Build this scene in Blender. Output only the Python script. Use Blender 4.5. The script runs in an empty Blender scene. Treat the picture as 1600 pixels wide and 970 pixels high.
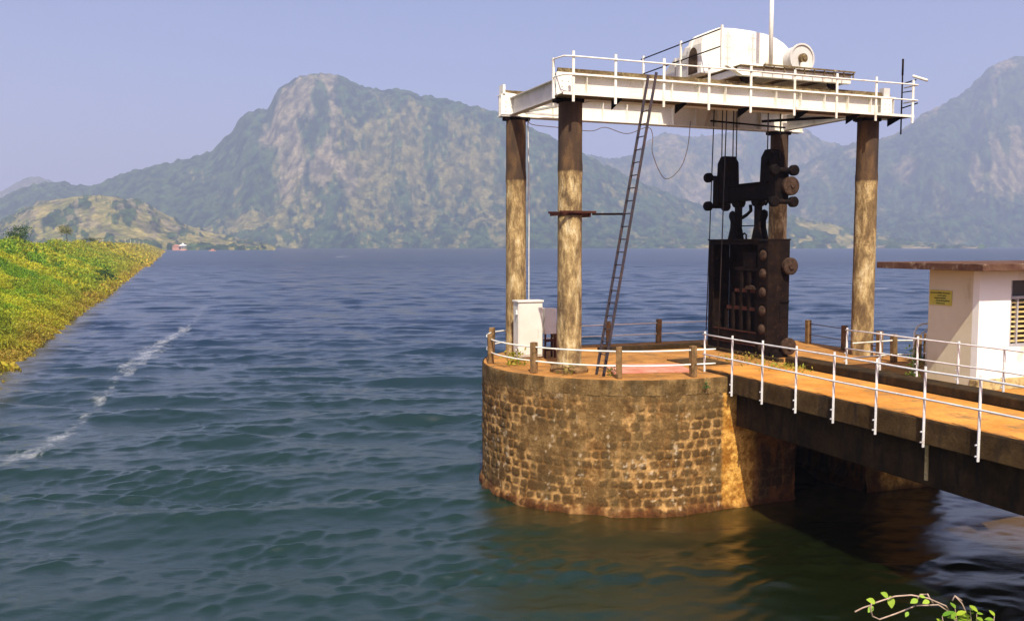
import bpy, math, random
import numpy as np
from mathutils import Vector, Matrix
random.seed(7); rng = np.random.default_rng(7)
C = bpy.context.scene.collection
SC = bpy.context.scene
R = math.radians

# ---------------------------------------------------------------- camera, sky, sun, exposure
EYE = 7.4
cam = bpy.data.cameras.new('camera'); cam.sensor_width = 36; cam.lens = 31.5
cam.clip_start = 0.1; cam.clip_end = 30000
camo = bpy.data.objects.new('camera', cam); C.objects.link(camo)
camo.location = (0, 0, EYE); camo.rotation_euler = (R(90 - 4.17), 0, 0)
SC.camera = camo

SUN = Vector((.071, -.80, 1.0)).normalized()
world = bpy.data.worlds.new("World"); SC.world = world; world.use_nodes = True
wn = world.node_tree; bg = wn.nodes['Background']
sky = wn.nodes.new('ShaderNodeTexSky'); sky.sky_type = 'NISHITA'; sky.sun_disc = False
sky.sun_elevation = math.asin(SUN.z); sky.sun_rotation = math.atan2(SUN.x, SUN.y)
sky.air_density = 1.0; sky.dust_density = 3.4; sky.ozone_density = 2.0; sky.altitude = 100
tint = wn.nodes.new('ShaderNodeMix'); tint.data_type = 'RGBA'; tint.blend_type = 'MULTIPLY'
tint.inputs[0].default_value = 1; tint.inputs[7].default_value = (1.12, .955, 1.12, 1)
wn.links.new(sky.outputs[0], tint.inputs[6]); wn.links.new(tint.outputs[2], bg.inputs[0])
bg.inputs[1].default_value = .078
sl = bpy.data.lights.new('sun', 'SUN'); sl.energy = 4.5; sl.angle = R(.5); sl.color = (1, .92, .76)
so = bpy.data.objects.new('sun', sl); C.objects.link(so)
so.rotation_euler = SUN.to_track_quat('Z', 'Y').to_euler(); so.location = (5, -20, 40)
SC.view_settings.view_transform = 'Standard'; SC.view_settings.look = 'None'
SC.view_settings.gamma = 1; SC.view_settings.exposure = .88; SC.view_settings.use_curve_mapping = False

# ---------------------------------------------------------------- materials
def nt(m):
    m.use_nodes = True; t = m.node_tree; return t, t.nodes['Principled BSDF']
def noise(t, scale, detail=4, rough=.55, vec=None, dist=0):
    n = t.nodes.new('ShaderNodeTexNoise'); n.inputs['Scale'].default_value = scale
    n.inputs['Detail'].default_value = detail; n.inputs['Roughness'].default_value = rough
    n.inputs['Distortion'].default_value = dist
    if vec is not None: t.links.new(vec, n.inputs['Vector'])
    return n.outputs[0]
def ramp(t, src, stops):
    r = t.nodes.new('ShaderNodeValToRGB'); e = r.color_ramp.elements
    while len(e) < len(stops): e.new(.5)
    for i, (p, c) in enumerate(stops):
        e[i].position = p; e[i].color = (*c, 1) if len(c) == 3 else c
    t.links.new(src, r.inputs[0]); return r.outputs[0]
def mixc(t, f, a, b, mode='MIX'):
    m = t.nodes.new('ShaderNodeMix'); m.data_type = 'RGBA'; m.blend_type = mode
    for k, v in ((0, f), (6, a), (7, b)):
        if hasattr(v, 'links'): t.links.new(v, m.inputs[k])
        elif k == 0: m.inputs[0].default_value = v
        else: m.inputs[k].default_value = (*v, 1)
    return m.outputs[2]
def mth(t, op, a, b=None):
    m = t.nodes.new('ShaderNodeMath'); m.operation = op
    for k, v in ((0, a), (1, b)):
        if v is None: continue
        if hasattr(v, 'links'): t.links.new(v, m.inputs[k])
        else: m.inputs[k].default_value = v
    return m.outputs[0]
def bump(t, b, src, strength, dist=.02, nrm=None):
    n = t.nodes.new('ShaderNodeBump'); n.inputs['Strength'].default_value = strength
    n.inputs['Distance'].default_value = dist; t.links.new(src, n.inputs['Height'])
    if nrm is not None: t.links.new(nrm, n.inputs['Normal'])
    t.links.new(n.outputs[0], b.inputs['Normal']); return n.outputs[0]
def pos(t, scale=(1, 1, 1)):
    g = t.nodes.new('ShaderNodeNewGeometry'); m = t.nodes.new('ShaderNodeMapping')
    m.inputs['Scale'].default_value = scale; t.links.new(g.outputs['Position'], m.inputs[0])
    return m.outputs[0]
def mat(name, c1, c2, scale=3, rough=.8, metal=0, stain=None, stain_amt=.5, streak=(1, 1, 1), bmp=.3, bscale=30, lo=.35, hi=.65, fa=.24):
    """two tones of one surface mixed by noise, plus stains with streaks"""
    m = bpy.data.materials.new(name); t, b = nt(m)
    col = ramp(t, noise(t, scale, 6, .6, pos(t)), [(lo, c1), (hi, c2)])
    if stain:
        s = noise(t, scale * 1.7, 7, .65, pos(t, streak), .3)
        col = mixc(t, ramp(t, s, [(.62 - .25 * stain_amt, (0, 0, 0)), (.78 - .2 * stain_amt, (1, 1, 1))]), col, stain)
    fine = noise(t, bscale, 5, .7, pos(t))
    col = mixc(t, 1.0, col, ramp(t, fine, [(.25, (1 - fa,) * 3), (.75, (1 + fa * .8,) * 3)]), 'MULTIPLY')
    t.links.new(col, b.inputs['Base Color']); b.inputs['Roughness'].default_value = rough
    b.inputs['Metallic'].default_value = metal; b.inputs['Specular IOR Level'].default_value = .08 if rough > .72 else .4
    if bmp: bump(t, b, fine, bmp, .02)
    return m
def attr_mat(name, scale=20, amp=.3, rough=.9, bmp=.4, bdist=.02, spec=.3, extra=None):
    m = bpy.data.materials.new(name); t, b = nt(m)
    a = t.nodes.new('ShaderNodeAttribute'); a.attribute_name = 'col'
    f = noise(t, scale, 6, .65, pos(t))
    col = mixc(t, 1.0, a.outputs[0], ramp(t, f, [(.28, (1 - amp,) * 3), (.72, (1 + amp,) * 3)]), 'MULTIPLY')
    if extra:
        f2 = noise(t, extra, 4, .6, pos(t))
        col = mixc(t, 1.0, col, ramp(t, f2, [(.3, (1 - amp,) * 3), (.7, (1 + amp,) * 3)]), 'MULTIPLY')
    t.links.new(col, b.inputs['Base Color']); b.inputs['Roughness'].default_value = rough
    b.inputs['Specular IOR Level'].default_value = spec
    if bmp: bump(t, b, f, bmp, bdist)
    return m
M = {}
M['white'] = mat('weathered_white_paint', (.74, .70, .58), (.84, .82, .74), 1.2, .5, stain=(.34, .20, .09), stain_amt=.12, streak=(1, 1, .25), bmp=.08)
M['grey_paint'] = mat('grey_white_paint', (.50, .48, .44), (.62, .60, .56), 1.5, .55, stain=(.25, .15, .08), stain_amt=.25, streak=(1, 1, .3), bmp=.1)
M['rail_paint'] = mat('silver_rail_paint', (.58, .56, .55), (.74, .72, .70), 4, .45, stain=(.30, .18, .10), stain_amt=.15, bmp=.05)
M['rust_dark'] = mat('dark_greasy_steel', (.004, .003, .003), (.010, .006, .005), 3, .8, 0, stain=(.022, .011, .006), stain_amt=.3, bmp=.3)
M['rust_brown'] = mat('rusty_brown_steel', (.006, .0035, .003), (.015, .008, .005), 3, .8, stain=(.036, .018, .010), stain_amt=.28, bmp=.4)
M['rust_light'] = mat('rust_tan_wheel', (.035, .020, .013), (.075, .046, .030), 6, .8, stain=(.014, .008, .005), stain_amt=.4, bmp=.3)
M['rust_red'] = mat('red_rust_bar', (.045, .015, .010), (.08, .028, .018), 5, .8, bmp=.3)
M['black'] = mat('black_steel', (.012, .012, .014), (.03, .026, .028), 5, .5, bmp=.1)
M['blue_steel'] = mat('dark_blue_black_ladder_paint', (.018, .020, .035), (.05, .035, .035), 5, .5, stain=(.09, .045, .03), stain_amt=.4, bmp=.1)
M['rail_top'] = mat('rusty_crane_rail', (.08, .05, .025), (.20, .15, .07), 5, .75, stain=(.40, .34, .18), stain_amt=.3, bmp=.3)
M['col'] = None
M['post'] = mat('mossy_concrete_post', (.15, .085, .035), (.27, .16, .07), 5, .95, stain=(.05, .04, .02), stain_amt=.45, streak=(1, 1, .4), bmp=.8, bscale=25)
M['dark_conc'] = mat('dark_stained_concrete', (.026, .016, .006), (.060, .036, .015), 2, .95, stain=(.018, .014, .010), stain_amt=.6, streak=(1, 1, .25), bmp=.8, bscale=14)
M['fascia'] = mat('weathered_concrete_fascia', (.050, .028, .010), (.11, .066, .026), 1.6, .95, stain=(.03, .022, .014), stain_amt=.55, streak=(1, 1, .3), bmp=.8, bscale=14)
M['soil'] = mat('orange_laterite_dirt', (.46, .19, .035), (.64, .29, .065), .9, .98, stain=(.26, .15, .055), stain_amt=.48, bmp=.5, bscale=16)
M['soil_deck'] = mat('worn_dirt_over_concrete', (.30, .135, .035), (.46, .22, .06), 1.1, .98, stain=(.17, .10, .045), stain_amt=.5, bmp=.6, bscale=14)
M['soil_green'] = mat('dirt_with_dry_weeds', (.40, .17, .035), (.52, .25, .06), 1.2, .98, stain=(.17, .13, .04), stain_amt=.55, bmp=.9, bscale=14)
M['red_slab'] = mat('faded_red_slab', (.46, .17, .11), (.58, .28, .20), 2, .9, stain=(.30, .17, .08), stain_amt=.4, bmp=.3)
M['wall_cream'] = mat('cream_limewash', (.60, .53, .36), (.68, .61, .44), .8, .9, stain=(.36, .28, .13), stain_amt=.16, streak=(1, 1, .3), bmp=.06, fa=.05)
M['wall_white'] = mat('white_limewash', (.82, .80, .72), (.86, .85, .80), .8, .9, stain=(.55, .45, .26), stain_amt=.10, streak=(1, 1, .3), bmp=.05, fa=.04)
M['plinth'] = mat('yellow_plinth', (.42, .31, .12), (.6, .48, .24), 2, .95, stain=(.15, .10, .05), stain_amt=.5, bmp=.4)
M['roof'] = mat('stained_concrete_roof_edge', (.07, .030, .022), (.13, .07, .045), 2.5, .9, stain=(.34, .26, .18), stain_amt=.3, bmp=.6, bscale=15)
M['cabinet'] = mat('cream_metal_cabinet', (.62, .58, .50), (.68, .65, .58), 1.5, .45, stain=(.35, .25, .15), stain_amt=.10, streak=(1, 1, .3), bmp=.03, fa=.03)
M['frame_grey'] = mat('grey_window_frame', (.34, .32, .32), (.42, .40, .40), 3, .5, bmp=.05)
M['louvre'] = mat('yellow_louvre_glass', (.50, .36, .13), (.66, .50, .22), 4, .35, bmp=.1)
M['dark_in'] = mat('painted_dark_inside', (.01, .012, .02), (.02, .022, .035), 3, .4, bmp=0)  # near-black painted in place of the shade inside
M['sign_y'] = mat('faded_yellow_board', (.52, .42, .04), (.50, .50, .10), 3, .7, stain=(.60, .36, .06), stain_amt=.25, bmp=0)
M['ink'] = mat('dark_green_ink', (.03, .035, .008), (.05, .05, .01), 3, .7, bmp=0)
M['cable'] = mat('dark_wire_rope', (.020, .015, .015), (.045, .032, .028), 20, .6, bmp=0)
M['wire_brown'] = mat('brown_cable', (.07, .04, .03), (.12, .08, .06), 6, .6, bmp=0)
M['bark'] = mat('bark', (.06, .04, .025), (.12, .08, .05), 6, .95, bmp=.5)
M['vine'] = mat('pale_vine_stem', (.32, .22, .16), (.45, .34, .26), 20, .8, bmp=.1)
M['terracotta'] = mat('terracotta_wall', (.40, .19, .12), (.5, .26, .18), .1, .9, bmp=0)

# concrete columns: dark upper lift with a horizontal joint, pale flaking patches lower down
m = bpy.data.materials.new('weathered_concrete_column'); t, b = nt(m)
base = ramp(t, noise(t, 3.0, 9, .74, pos(t, (1, 1, .4)), .2), [(.30, (.09, .050, .018)), (.45, (.20, .125, .050)), (.54, (.42, .29, .12)), (.64, (.64, .51, .29))])
st = noise(t, 4.5, 8, .78, pos(t, (1, 1, .22)), .3)
base = mixc(t, ramp(t, st, [(.50, (0, 0, 0)), (.66, (1, 1, 1))]), base, (.085, .052, .024))
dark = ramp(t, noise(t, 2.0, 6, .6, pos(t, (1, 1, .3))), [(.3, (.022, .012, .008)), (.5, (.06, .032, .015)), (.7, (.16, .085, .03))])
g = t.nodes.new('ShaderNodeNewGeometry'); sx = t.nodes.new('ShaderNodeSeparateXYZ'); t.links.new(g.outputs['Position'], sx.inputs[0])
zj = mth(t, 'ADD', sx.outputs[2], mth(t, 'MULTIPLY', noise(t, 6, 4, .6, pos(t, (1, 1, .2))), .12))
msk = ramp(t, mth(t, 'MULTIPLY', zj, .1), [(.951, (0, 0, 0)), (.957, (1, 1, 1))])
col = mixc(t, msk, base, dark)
fine = noise(t, 22, 6, .7, pos(t))
col = mixc(t, 1.0, col, ramp(t, fine, [(.25, (.65, .65, .65)), (.75, (1.3, 1.3, 1.3))]), 'MULTIPLY')
t.links.new(col, b.inputs['Base Color']); b.inputs['Roughness'].default_value = .95; bump(t, b, fine, .7, .02)
M['col'] = m
M['masonry'] = attr_mat('rubble_masonry', 16, .38, .95, .8, .02, .2, extra=45)
M['hill'] = attr_mat('forested_rock_slope', .05, .40, 1.0, .5, 5, .0, extra=.12)
M['slope'] = attr_mat('grassy_slope_ground', 1.2, .35, 1.0, .5, .2, .1)
def leafmat(name, transl=.35, rough=.6):
    m = bpy.data.materials.new(name); t, b = nt(m)
    a = t.nodes.new('ShaderNodeAttribute'); a.attribute_name = 'col'
    t.links.new(a.outputs[0], b.inputs['Base Color']); b.inputs['Roughness'].default_value = rough
    b.inputs['Specular IOR Level'].default_value = .25
    tr = t.nodes.new('ShaderNodeBsdfTranslucent'); t.links.new(a.outputs[0], tr.inputs[0])
    mx = t.nodes.new('ShaderNodeMixShader'); mx.inputs[0].default_value = transl
    o = [n for n in t.nodes if n.type == 'OUTPUT_MATERIAL'][0]
    t.links.new(b.outputs[0], mx.inputs[1]); t.links.new(tr.outputs[0], mx.inputs[2]); t.links.new(mx.outputs[0], o.inputs[0])
    return m
M['leaf'] = leafmat('leaf')

# ---------------------------------------------------------------- frames and mesh builder
G0 = Vector((1.65, 25.7, 0)); U = Vector((.932, .362, 0)).normalized(); V = Vector((-U.y, U.x, 0)); Z = Vector((0, 0, 1))
DK = 3.77            # deck level above the water
def L(t, y, z=0): return G0 + U * t + V * y + Z * z

class MB:
    def __init__(s): s.v = []; s.f = []; s.smooth = []
    def add(s, vs, fs, smooth=False):
        n = len(s.v); s.v += [tuple(p) for p in vs]; s.f += [tuple(i + n for i in f) for f in fs]; s.smooth += [smooth] * len(fs)
    def box(s, t0, t1, y0, y1, z0, z1):           # axis aligned in the gantry frame
        vs = [L(t, y, z) for z in (z0, z1) for t, y in ((t0, y0), (t1, y0), (t1, y1), (t0, y1))]
        s.add(vs, [(3, 2, 1, 0), (4, 5, 6, 7), (0, 1, 5, 4), (1, 2, 6, 5), (2, 3, 7, 6), (3, 0, 4, 7)]); return s
    def bar(s, p, q, w, h, up=Z):                  # rectangular bar from p to q
        p, q = Vector(p), Vector(q); d = (q - p).normalized(); a = d.cross(up).normalized(); c = a.cross(d)
        vs = [e + a * x * w / 2 + c * z * h / 2 for e in (p, q) for x, z in ((-1, -1), (1, -1), (1, 1), (-1, 1))]
        s.add(vs, [(3, 2, 1, 0), (4, 5, 6, 7), (0, 1, 5, 4), (1, 2, 6, 5), (2, 3, 7, 6), (3, 0, 4, 7)]); return s
    def cyl(s, p, q, r, r2=None, n=20, smooth=True):
        p, q = Vector(p), Vector(q); r2 = r if r2 is None else r2
        d = (q - p).normalized(); a = d.orthogonal().normalized(); c = d.cross(a)
        ring = lambda e, rr: [e + (a * math.cos(2 * math.pi * i / n) + c * math.sin(2 * math.pi * i / n)) * rr for i in range(n)]
        s.add(ring(p, r) + ring(q, r2), [(i, (i + 1) % n, n + (i + 1) % n, n + i) for i in range(n)], smooth)
        k = len(s.v) - 2 * n
        s.f += [tuple(k + i for i in range(n))[::-1], tuple(k + n + i for i in range(n))]; s.smooth += [False, False]; return s
    def lathe(s, p, d, prof, n=28):                # prof: (along, radius)
        p, d = Vector(p), Vector(d).normalized(); a = d.orthogonal().normalized(); c = d.cross(a); vs = []
        for h, r in prof: vs += [p + d * h + (a * math.cos(2 * math.pi * i / n) + c * math.sin(2 * math.pi * i / n)) * r for i in range(n)]
        fs = [(j * n + i, j * n + (i + 1) % n, (j + 1) * n + (i + 1) % n, (j + 1) * n + i) for j in range(len(prof) - 1) for i in range(n)]
        s.add(vs, fs); k = len(s.v) - len(vs)
        s.f += [tuple(k + i for i in range(n))[::-1], tuple(k + len(vs) - n + i for i in range(n))]; s.smooth += [False, False]; return s
    def tube(s, pts, r, n=8):
        pts = [Vector(p) for p in pts]; prev = None; vs = []
        for i, p in enumerate(pts):
            d = (pts[min(i + 1, len(pts) - 1)] - pts[max(i - 1, 0)]).normalized()
            a = d.orthogonal().normalized() if prev is None else (prev - d * prev.dot(d)).normalized(); prev = a; c = d.cross(a)
            rr = r[i] if isinstance(r, (list, tuple)) else r
            vs += [p + (a * math.cos(2 * math.pi * k / n) + c * math.sin(2 * math.pi * k / n)) * rr for k in range(n)]
        s.add(vs, [(j * n + i, j * n + (i + 1) % n, (j + 1) * n + (i + 1) % n, (j + 1) * n + i) for j in range(len(pts) - 1) for i in range(n)], True)
        k = len(s.v) - len(vs); s.f += [tuple(k + i for i in range(n))[::-1], tuple(len(s.v) - n + i for i in range(n))]; s.smooth += [False] * 2; return s
    def prism(s, poly, ext, smooth=False):         # closed outline (3D points) extruded along ext
        n = len(poly); ext = Vector(ext); vs = [Vector(p) for p in poly] + [Vector(p) + ext for p in poly]
        s.add(vs, [(i, (i + 1) % n, n + (i + 1) % n, n + i) for i in range(n)], smooth)
        k = len(s.v) - 2 * n; s.f += [tuple(k + i for i in range(n))[::-1], tuple(k + n + i for i in range(n))]; s.smooth += [False] * 2; return s
    def build(s, name, m, parent=None, bevel=0):
        me = bpy.data.meshes.new(name); o = bpy.data.objects.new(name, me); C.objects.link(o)
        off = Vector(parent_off(parent)) if parent else Vector((0, 0, 0))
        if not parent:
            xs = np.array(s.v); off = Vector((*(xs.min(0)[:2] + xs.max(0)[:2]) / 2, xs[:, 2].min())); o.location = off
        me.from_pydata([tuple(Vector(p) - off) for p in s.v], [], s.f)
        me.polygons.foreach_set('use_smooth', s.smooth); me.materials.append(m if not isinstance(m, str) else M[m])
        bm_fix(me)
        if parent: o.parent = parent
        if bevel:
            b = o.modifiers.new('edge', 'BEVEL'); b.width = bevel; b.segments = 2; b.limit_method = 'ANGLE'; b.angle_limit = R(40)
        return o
def bm_fix(me):
    import bmesh
    b = bmesh.new(); b.from_mesh(me); bmesh.ops.recalc_face_normals(b, faces=b.faces); b.to_mesh(me); b.free()
def parent_off(p):
    o = Vector((0, 0, 0))
    while p: o += p.location; p = p.parent
    return o
def thing(name, label, cat, loc, group=None):
    o = bpy.data.objects.new(name, None); C.objects.link(o); o.location = loc; o.empty_display_size = .3
    return tag(o, label, cat, group)
def tag(o, label=None, cat=None, group=None, kind=None):
    for k, v in (('label', label), ('category', cat), ('group', group), ('kind', kind)):
        if v: o[k] = v
    return o
def grid_obj(name, P, m, cols=None, wrap=False, extra=None, loc=(0, 0, 0), parent=None, smooth=True):
    nr, nc = P.shape[:2]; me = bpy.data.meshes.new(name); o = bpy.data.objects.new(name, me); C.objects.link(o)
    idx = np.arange(nr * nc).reshape(nr, nc)
    if wrap: idx = np.concatenate([idx, idx[:, :1]], 1)
    q = np.stack([idx[:-1, :-1], idx[:-1, 1:], idx[1:, 1:], idx[1:, :-1]], -1).reshape(-1, 4)
    raw_mesh(me, (P - np.array(loc)).reshape(-1, 3), q, smooth)
    me.materials.append(m)
    if cols is not None: set_col(me, cols.reshape(-1, 3))
    if extra:
        for k, a in extra.items():
            at = me.attributes.new(k, 'FLOAT', 'POINT'); at.data.foreach_set('value', a.astype(np.float32).ravel())
    if parent: o.parent = parent
    else: o.location = loc
    return o
def raw_mesh(me, v, q, smooth=True):
    n = q.shape[1]
    me.vertices.add(len(v)); me.vertices.foreach_set('co', v.astype(np.float32).ravel())
    me.loops.add(q.size); me.loops.foreach_set('vertex_index', q.astype(np.int32).ravel())
    me.polygons.add(len(q)); me.polygons.foreach_set('loop_start', np.arange(0, q.size, n, dtype=np.int32))
    me.polygons.foreach_set('use_smooth', np.full(len(q), smooth)); me.update(calc_edges=True); me.validate()
def set_col(me, c):
    a = me.attributes.new('col', 'FLOAT_COLOR', 'POINT')
    a.data.foreach_set('color', np.concatenate([c, np.ones((len(c), 1))], 1).astype(np.float32).ravel())

# value noise in numpy
_T = rng.random(65536)
def vnoise(x, y, seed=0):
    xi = np.floor(x).astype(np.int64); yi = np.floor(y).astype(np.int64); fx = x - xi; fy = y - yi
    fx = fx * fx * (3 - 2 * fx); fy = fy * fy * (3 - 2 * fy)
    h = lambda a, b: _T[((a * 73856093) ^ (b * 19349663) ^ (seed * 83492791)) & 65535]
    return (h(xi, yi) * (1 - fx) + h(xi + 1, yi) * fx) * (1 - fy) + (h(xi, yi + 1) * (1 - fx) + h(xi + 1, yi + 1) * fx) * fy
def fbm(x, y, o=5, seed=0, g=.5, ridge=False):
    s = 0; a = 1; n = 0
    for k in range(o):
        v = vnoise(x * 2 ** k + 17.3 * k, y * 2 ** k - 9.1 * k, seed + k)
        if ridge: v = 1 - abs(2 * v - 1)
        s = s + v * a; n += a; a *= g
    return s / n
def sst(a, b, x): t_ = np.clip((x - a) / (b - a), 0, 1); return t_ * t_ * (3 - 2 * t_)
def lerp(a, b, t_): return a + (b - a) * t_
def lc(a, b, m_): return np.array(a) * (1 - m_[..., None]) + np.array(b) * m_[..., None]

def quads(cen, size, nrm=None, up=.0, aspect=.6):
    """leaf-shaped faces (kite) at given centres"""
    n = len(cen); d = rng.normal(size=(n, 3)); d[:, 2] += up; d /= np.linalg.norm(d, axis=1)[:, None]
    w = np.cross(d, rng.normal(size=(n, 3))); w /= np.linalg.norm(w, axis=1)[:, None]
    s_ = np.asarray(size).reshape(-1, 1) * np.ones((n, 1))
    v = np.stack([cen - d * s_ * .5, cen + w * s_ * aspect * .5, cen + d * s_ * .5, cen - w * s_ * aspect * .5], 1)
    return v.reshape(-1, 3), np.arange(4 * n).reshape(-1, 4)
def leaf_obj(name, v, q, col, parent=None, m='leaf', loc=None):
    me = bpy.data.meshes.new(name); o = bpy.data.objects.new(name, me); C.objects.link(o)
    off = np.array(parent_off(parent)) if parent else np.array(loc if loc is not None else (0, 0, 0))
    raw_mesh(me, v - off, q, False); me.materials.append(M[m]); set_col(me, np.repeat(col, 4, 0) if len(col) * 4 == len(v) else col)
    if parent: o.parent = parent
    else: o.location = off
    return o

# ================================================================ LARGE STRUCTURE
# ---------------------------------------------------------------- lake bed and near bank
gb = MB(); gb.add([(-12000, -3000, -5), (12000, -3000, -5), (12000, 14000, -5), (-12000, 14000, -5)], [(0, 1, 2, 3)])
tag(gb.build('ground', 'soil_green'), kind='structure')
DD = Vector((-.354, .935, 0)).normalized(); DN = Vector((-DD.y, DD.x, 0)); DW = Vector((-30.1, 52.3, 0))   # dam water line
nx, ny = 90, 50
X = np.linspace(-60, 45, nx)[None, :] * np.ones((ny, 1)); Y = np.linspace(-14, 9, ny)[:, None] * np.ones((1, nx))
sh = 7.4 + .18 * np.maximum(X - 3, 0) + np.where(X < -12, (-12 - X) * .9, 0)    # shore line y(x)
zb = np.clip((sh - Y) * .85 + .6 * (fbm(X * .4, Y * .4, 4, 3) - .5), -4.5, 5.75)
zb = np.where(Y > -50, zb, 0)
cb = lc((.08, .06, .025), (.04, .06, .015), sst(.4, .6, fbm(X * .5, Y * .5, 4, 9)))
bank = grid_obj('bank', np.stack([X, Y + np.where(X < -12, (-12 - X) * .9, 0), zb], -1), M['slope'], cb); tag(bank, kind='structure')

# ---------------------------------------------------------------- lake: one sheet with real waves, near rows finer
rr = np.concatenate([np.geomspace(6.0, 420, 1500), np.geomspace(424, 4200, 130)])
aa = np.linspace(R(-50), R(44), 860)
RR, AA = np.meshgrid(rr, aa, indexing='ij'); WX = RR * np.sin(AA); WY = RR * np.cos(AA)
dr = np.gradient(rr)[:, None] * np.ones_like(RR); dl = RR * (aa[1] - aa[0]); sp = np.maximum(dr, dl * .45)
hz = np.zeros_like(WX); ox = np.zeros_like(WX); oy = np.zeros_like(WX)
wr = np.random.default_rng(21)
gust = .65 + .65 * fbm(WX / 13, WY / 6, 4, 31)
patch = .45 + 1.2 * sst(.38, .70, fbm(WX / 2.6, WY / 1.5, 4, 33, .6)); patch2 = .55 + .85 * sst(.42, .70, fbm(WX / 5.5 + 9, WY / 3.2, 3, 35))
for k in range(60):
    lam = .38 * (6.5 / .38) ** (k / 59.0) * wr.uniform(.93, 1.07); th = wr.normal(0.14, .26 + .22 * (lam < 1.0)) - math.pi / 2   # towards the camera
    kx, ky = math.cos(th) * 2 * math.pi / lam, math.sin(th) * 2 * math.pi / lam
    a_ = .0076 * lam ** .82 * wr.uniform(.6, 1.3)
    att = np.clip((lam / sp - 2.2) / 3, 0, 1); ph = kx * WX + ky * WY + wr.uniform(0, 6.28)
    pm = patch if lam < 1.3 else (patch2 if lam < 3.2 else 1); s_ = np.sin(ph); hz += a_ * att * s_ * pm; c_ = np.cos(ph) * a_ * att * .45 * pm; ox += c_ * math.cos(th); oy += c_ * math.sin(th)
# calmer water in the lee of the pier
lt = (WX - G0.x) * U.x + (WY - G0.y) * U.y; ly = (WX - G0.x) * V.x + (WY - G0.y) * V.y
calm = 1 - .45 * sst(-6, 3, lt + .15 * ly) * (1 - sst(-1.8, .2, ly)) * sst(-26, -12, ly)
hz *= gust * calm; ox *= gust * calm; oy *= gust * calm
# no wind wave is steeper than it could stand: ease the steepest spots
gs = np.abs(np.gradient(hz, axis=0)) / np.gradient(rr)[:, None]; fz_ = np.minimum(1, .42 / np.maximum(gs, .42)) ** 1.3
for ax in (0, 1, 0, 1):
    acc_ = fz_.copy()
    for k in range(1, 7): acc_ += np.roll(fz_, k, ax) + np.roll(fz_, -k, ax)
    fz_ = acc_ / 13
mn_ = fz_.min(); hz *= fz_; ox *= fz_; oy *= fz_
# foam streak
def polydist(px, py, pts):
    d = np.full(px.shape, 1e9); s_at = np.zeros(px.shape); acc = 0
    for (ax, ay), (bx, by) in zip(pts[:-1], pts[1:]):
        l2 = (bx - ax) ** 2 + (by - ay) ** 2; tt = np.clip(((px - ax) * (bx - ax) + (py - ay) * (by - ay)) / l2, 0, 1)
        dd = np.hypot(px - ax - tt * (bx - ax), py - ay - tt * (by - ay)); nearer = dd < d
        d = np.where(nearer, dd, d); s_at = np.where(nearer, acc + tt * l2 ** .5, s_at); acc += l2 ** .5
    return d, s_at
fp = [(-17.5, 20.2), (-17.2, 28.5), (-17.0, 31), (-17.6, 35), (-18.7, 39.7), (-20.5, 44.5), (-22.2, 50.5), (-24.2, 58.5), (-26.2, 65), (-27.5, 72), (-30.5, 86), (-36, 104), (-43, 130)]
fd, fs = polydist(WX, WY, fp)
n1 = fbm(WX * 1.3, WY * .9, 5, 51, .6); n2 = fbm(WX * .16, WY * .16, 3, 52)
wid = .35 + .8 * sst(.35, .72, n2)
foam = .66 * np.exp(-(fd / wid) ** 2) * (.55 + .45 * sst(.35, .6, n1)) * (.6 + .4 * sst(.3, .55, n2))
foam = foam * (1 - .45 * sst(66, 110, RR))
# small breaking crests far out
wc = vnoise(WX / 9, WY / 3.2, 71) * vnoise(WX / 55, WY / 70, 72)
foam = np.maximum(foam, sst(.80, .90, wc) * (RR > 75) * (RR < 600) * 1.3)

# silt: own colour of shallow water by the banks, clear green in between
dwd = (WX - DW.x) * DN.x + (WY - DW.y) * DN.y          # <0 lakewards
silt_r = sst(6.5, 12.5, lt + .25 * (ly + 8) + 1.2 * (fbm(WX * .4, WY * .4, 3, 5) - .5)) * (1 - sst(-7, -2, ly)) * .95
silt_r = np.maximum(silt_r, .8 * sst(5.2, 8.2, lt) * (1 - sst(-19, -14, ly)))
silt_l = sst(-3.0, -.2, dwd) * .6
pierd = np.hypot(np.maximum(np.abs(lt - 4.2) - 1.6, 0), ly - 1.7) - 4.3
silt_p = (1 - sst(0, 2.2, pierd)) * .75 * (ly < 0)
green = np.clip(1 - sst(26, 90, RR), 0, 1)
wcol = lc((.004, .017, .040), (.0038, .019, .012), green)
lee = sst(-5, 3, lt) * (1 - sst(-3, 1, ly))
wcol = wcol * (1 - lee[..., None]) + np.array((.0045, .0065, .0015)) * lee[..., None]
wcol = wcol * (1 - silt_l[..., None]) + np.array((.10, .08, .03)) * silt_l[..., None]
wcol = wcol * (1 - silt_p[..., None]) + np.array((.040, .026, .005)) * silt_p[..., None]
wcol = wcol * (1 - silt_r[..., None]) + np.array((.11, .062, .016)) * silt_r[..., None]
m = bpy.data.materials.new('lake_water'); t, b = nt(m)
a = t.nodes.new('ShaderNodeAttribute'); a.attribute_name = 'col'; fa = t.nodes.new('ShaderNodeAttribute'); fa.attribute_name = 'foam'
fn = noise(t, 2.6, 9, .78, pos(t, (1, .8, 1)), .6)
fm = mth(t, 'MULTIPLY', ramp(t, mth(t, 'ADD', mth(t, 'MULTIPLY', fn, .75), mth(t, 'MULTIPLY', fa.outputs['Fac'], .45)), [(.48, (0, 0, 0)), (.74, (1, 1, 1))]), mth(t, 'MINIMUM', mth(t, 'MULTIPLY', fa.outputs['Fac'], 1.5), .40))
t.links.new(mixc(t, fm, a.outputs[0], (.62, .64, .66)), b.inputs['Base Color'])
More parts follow.
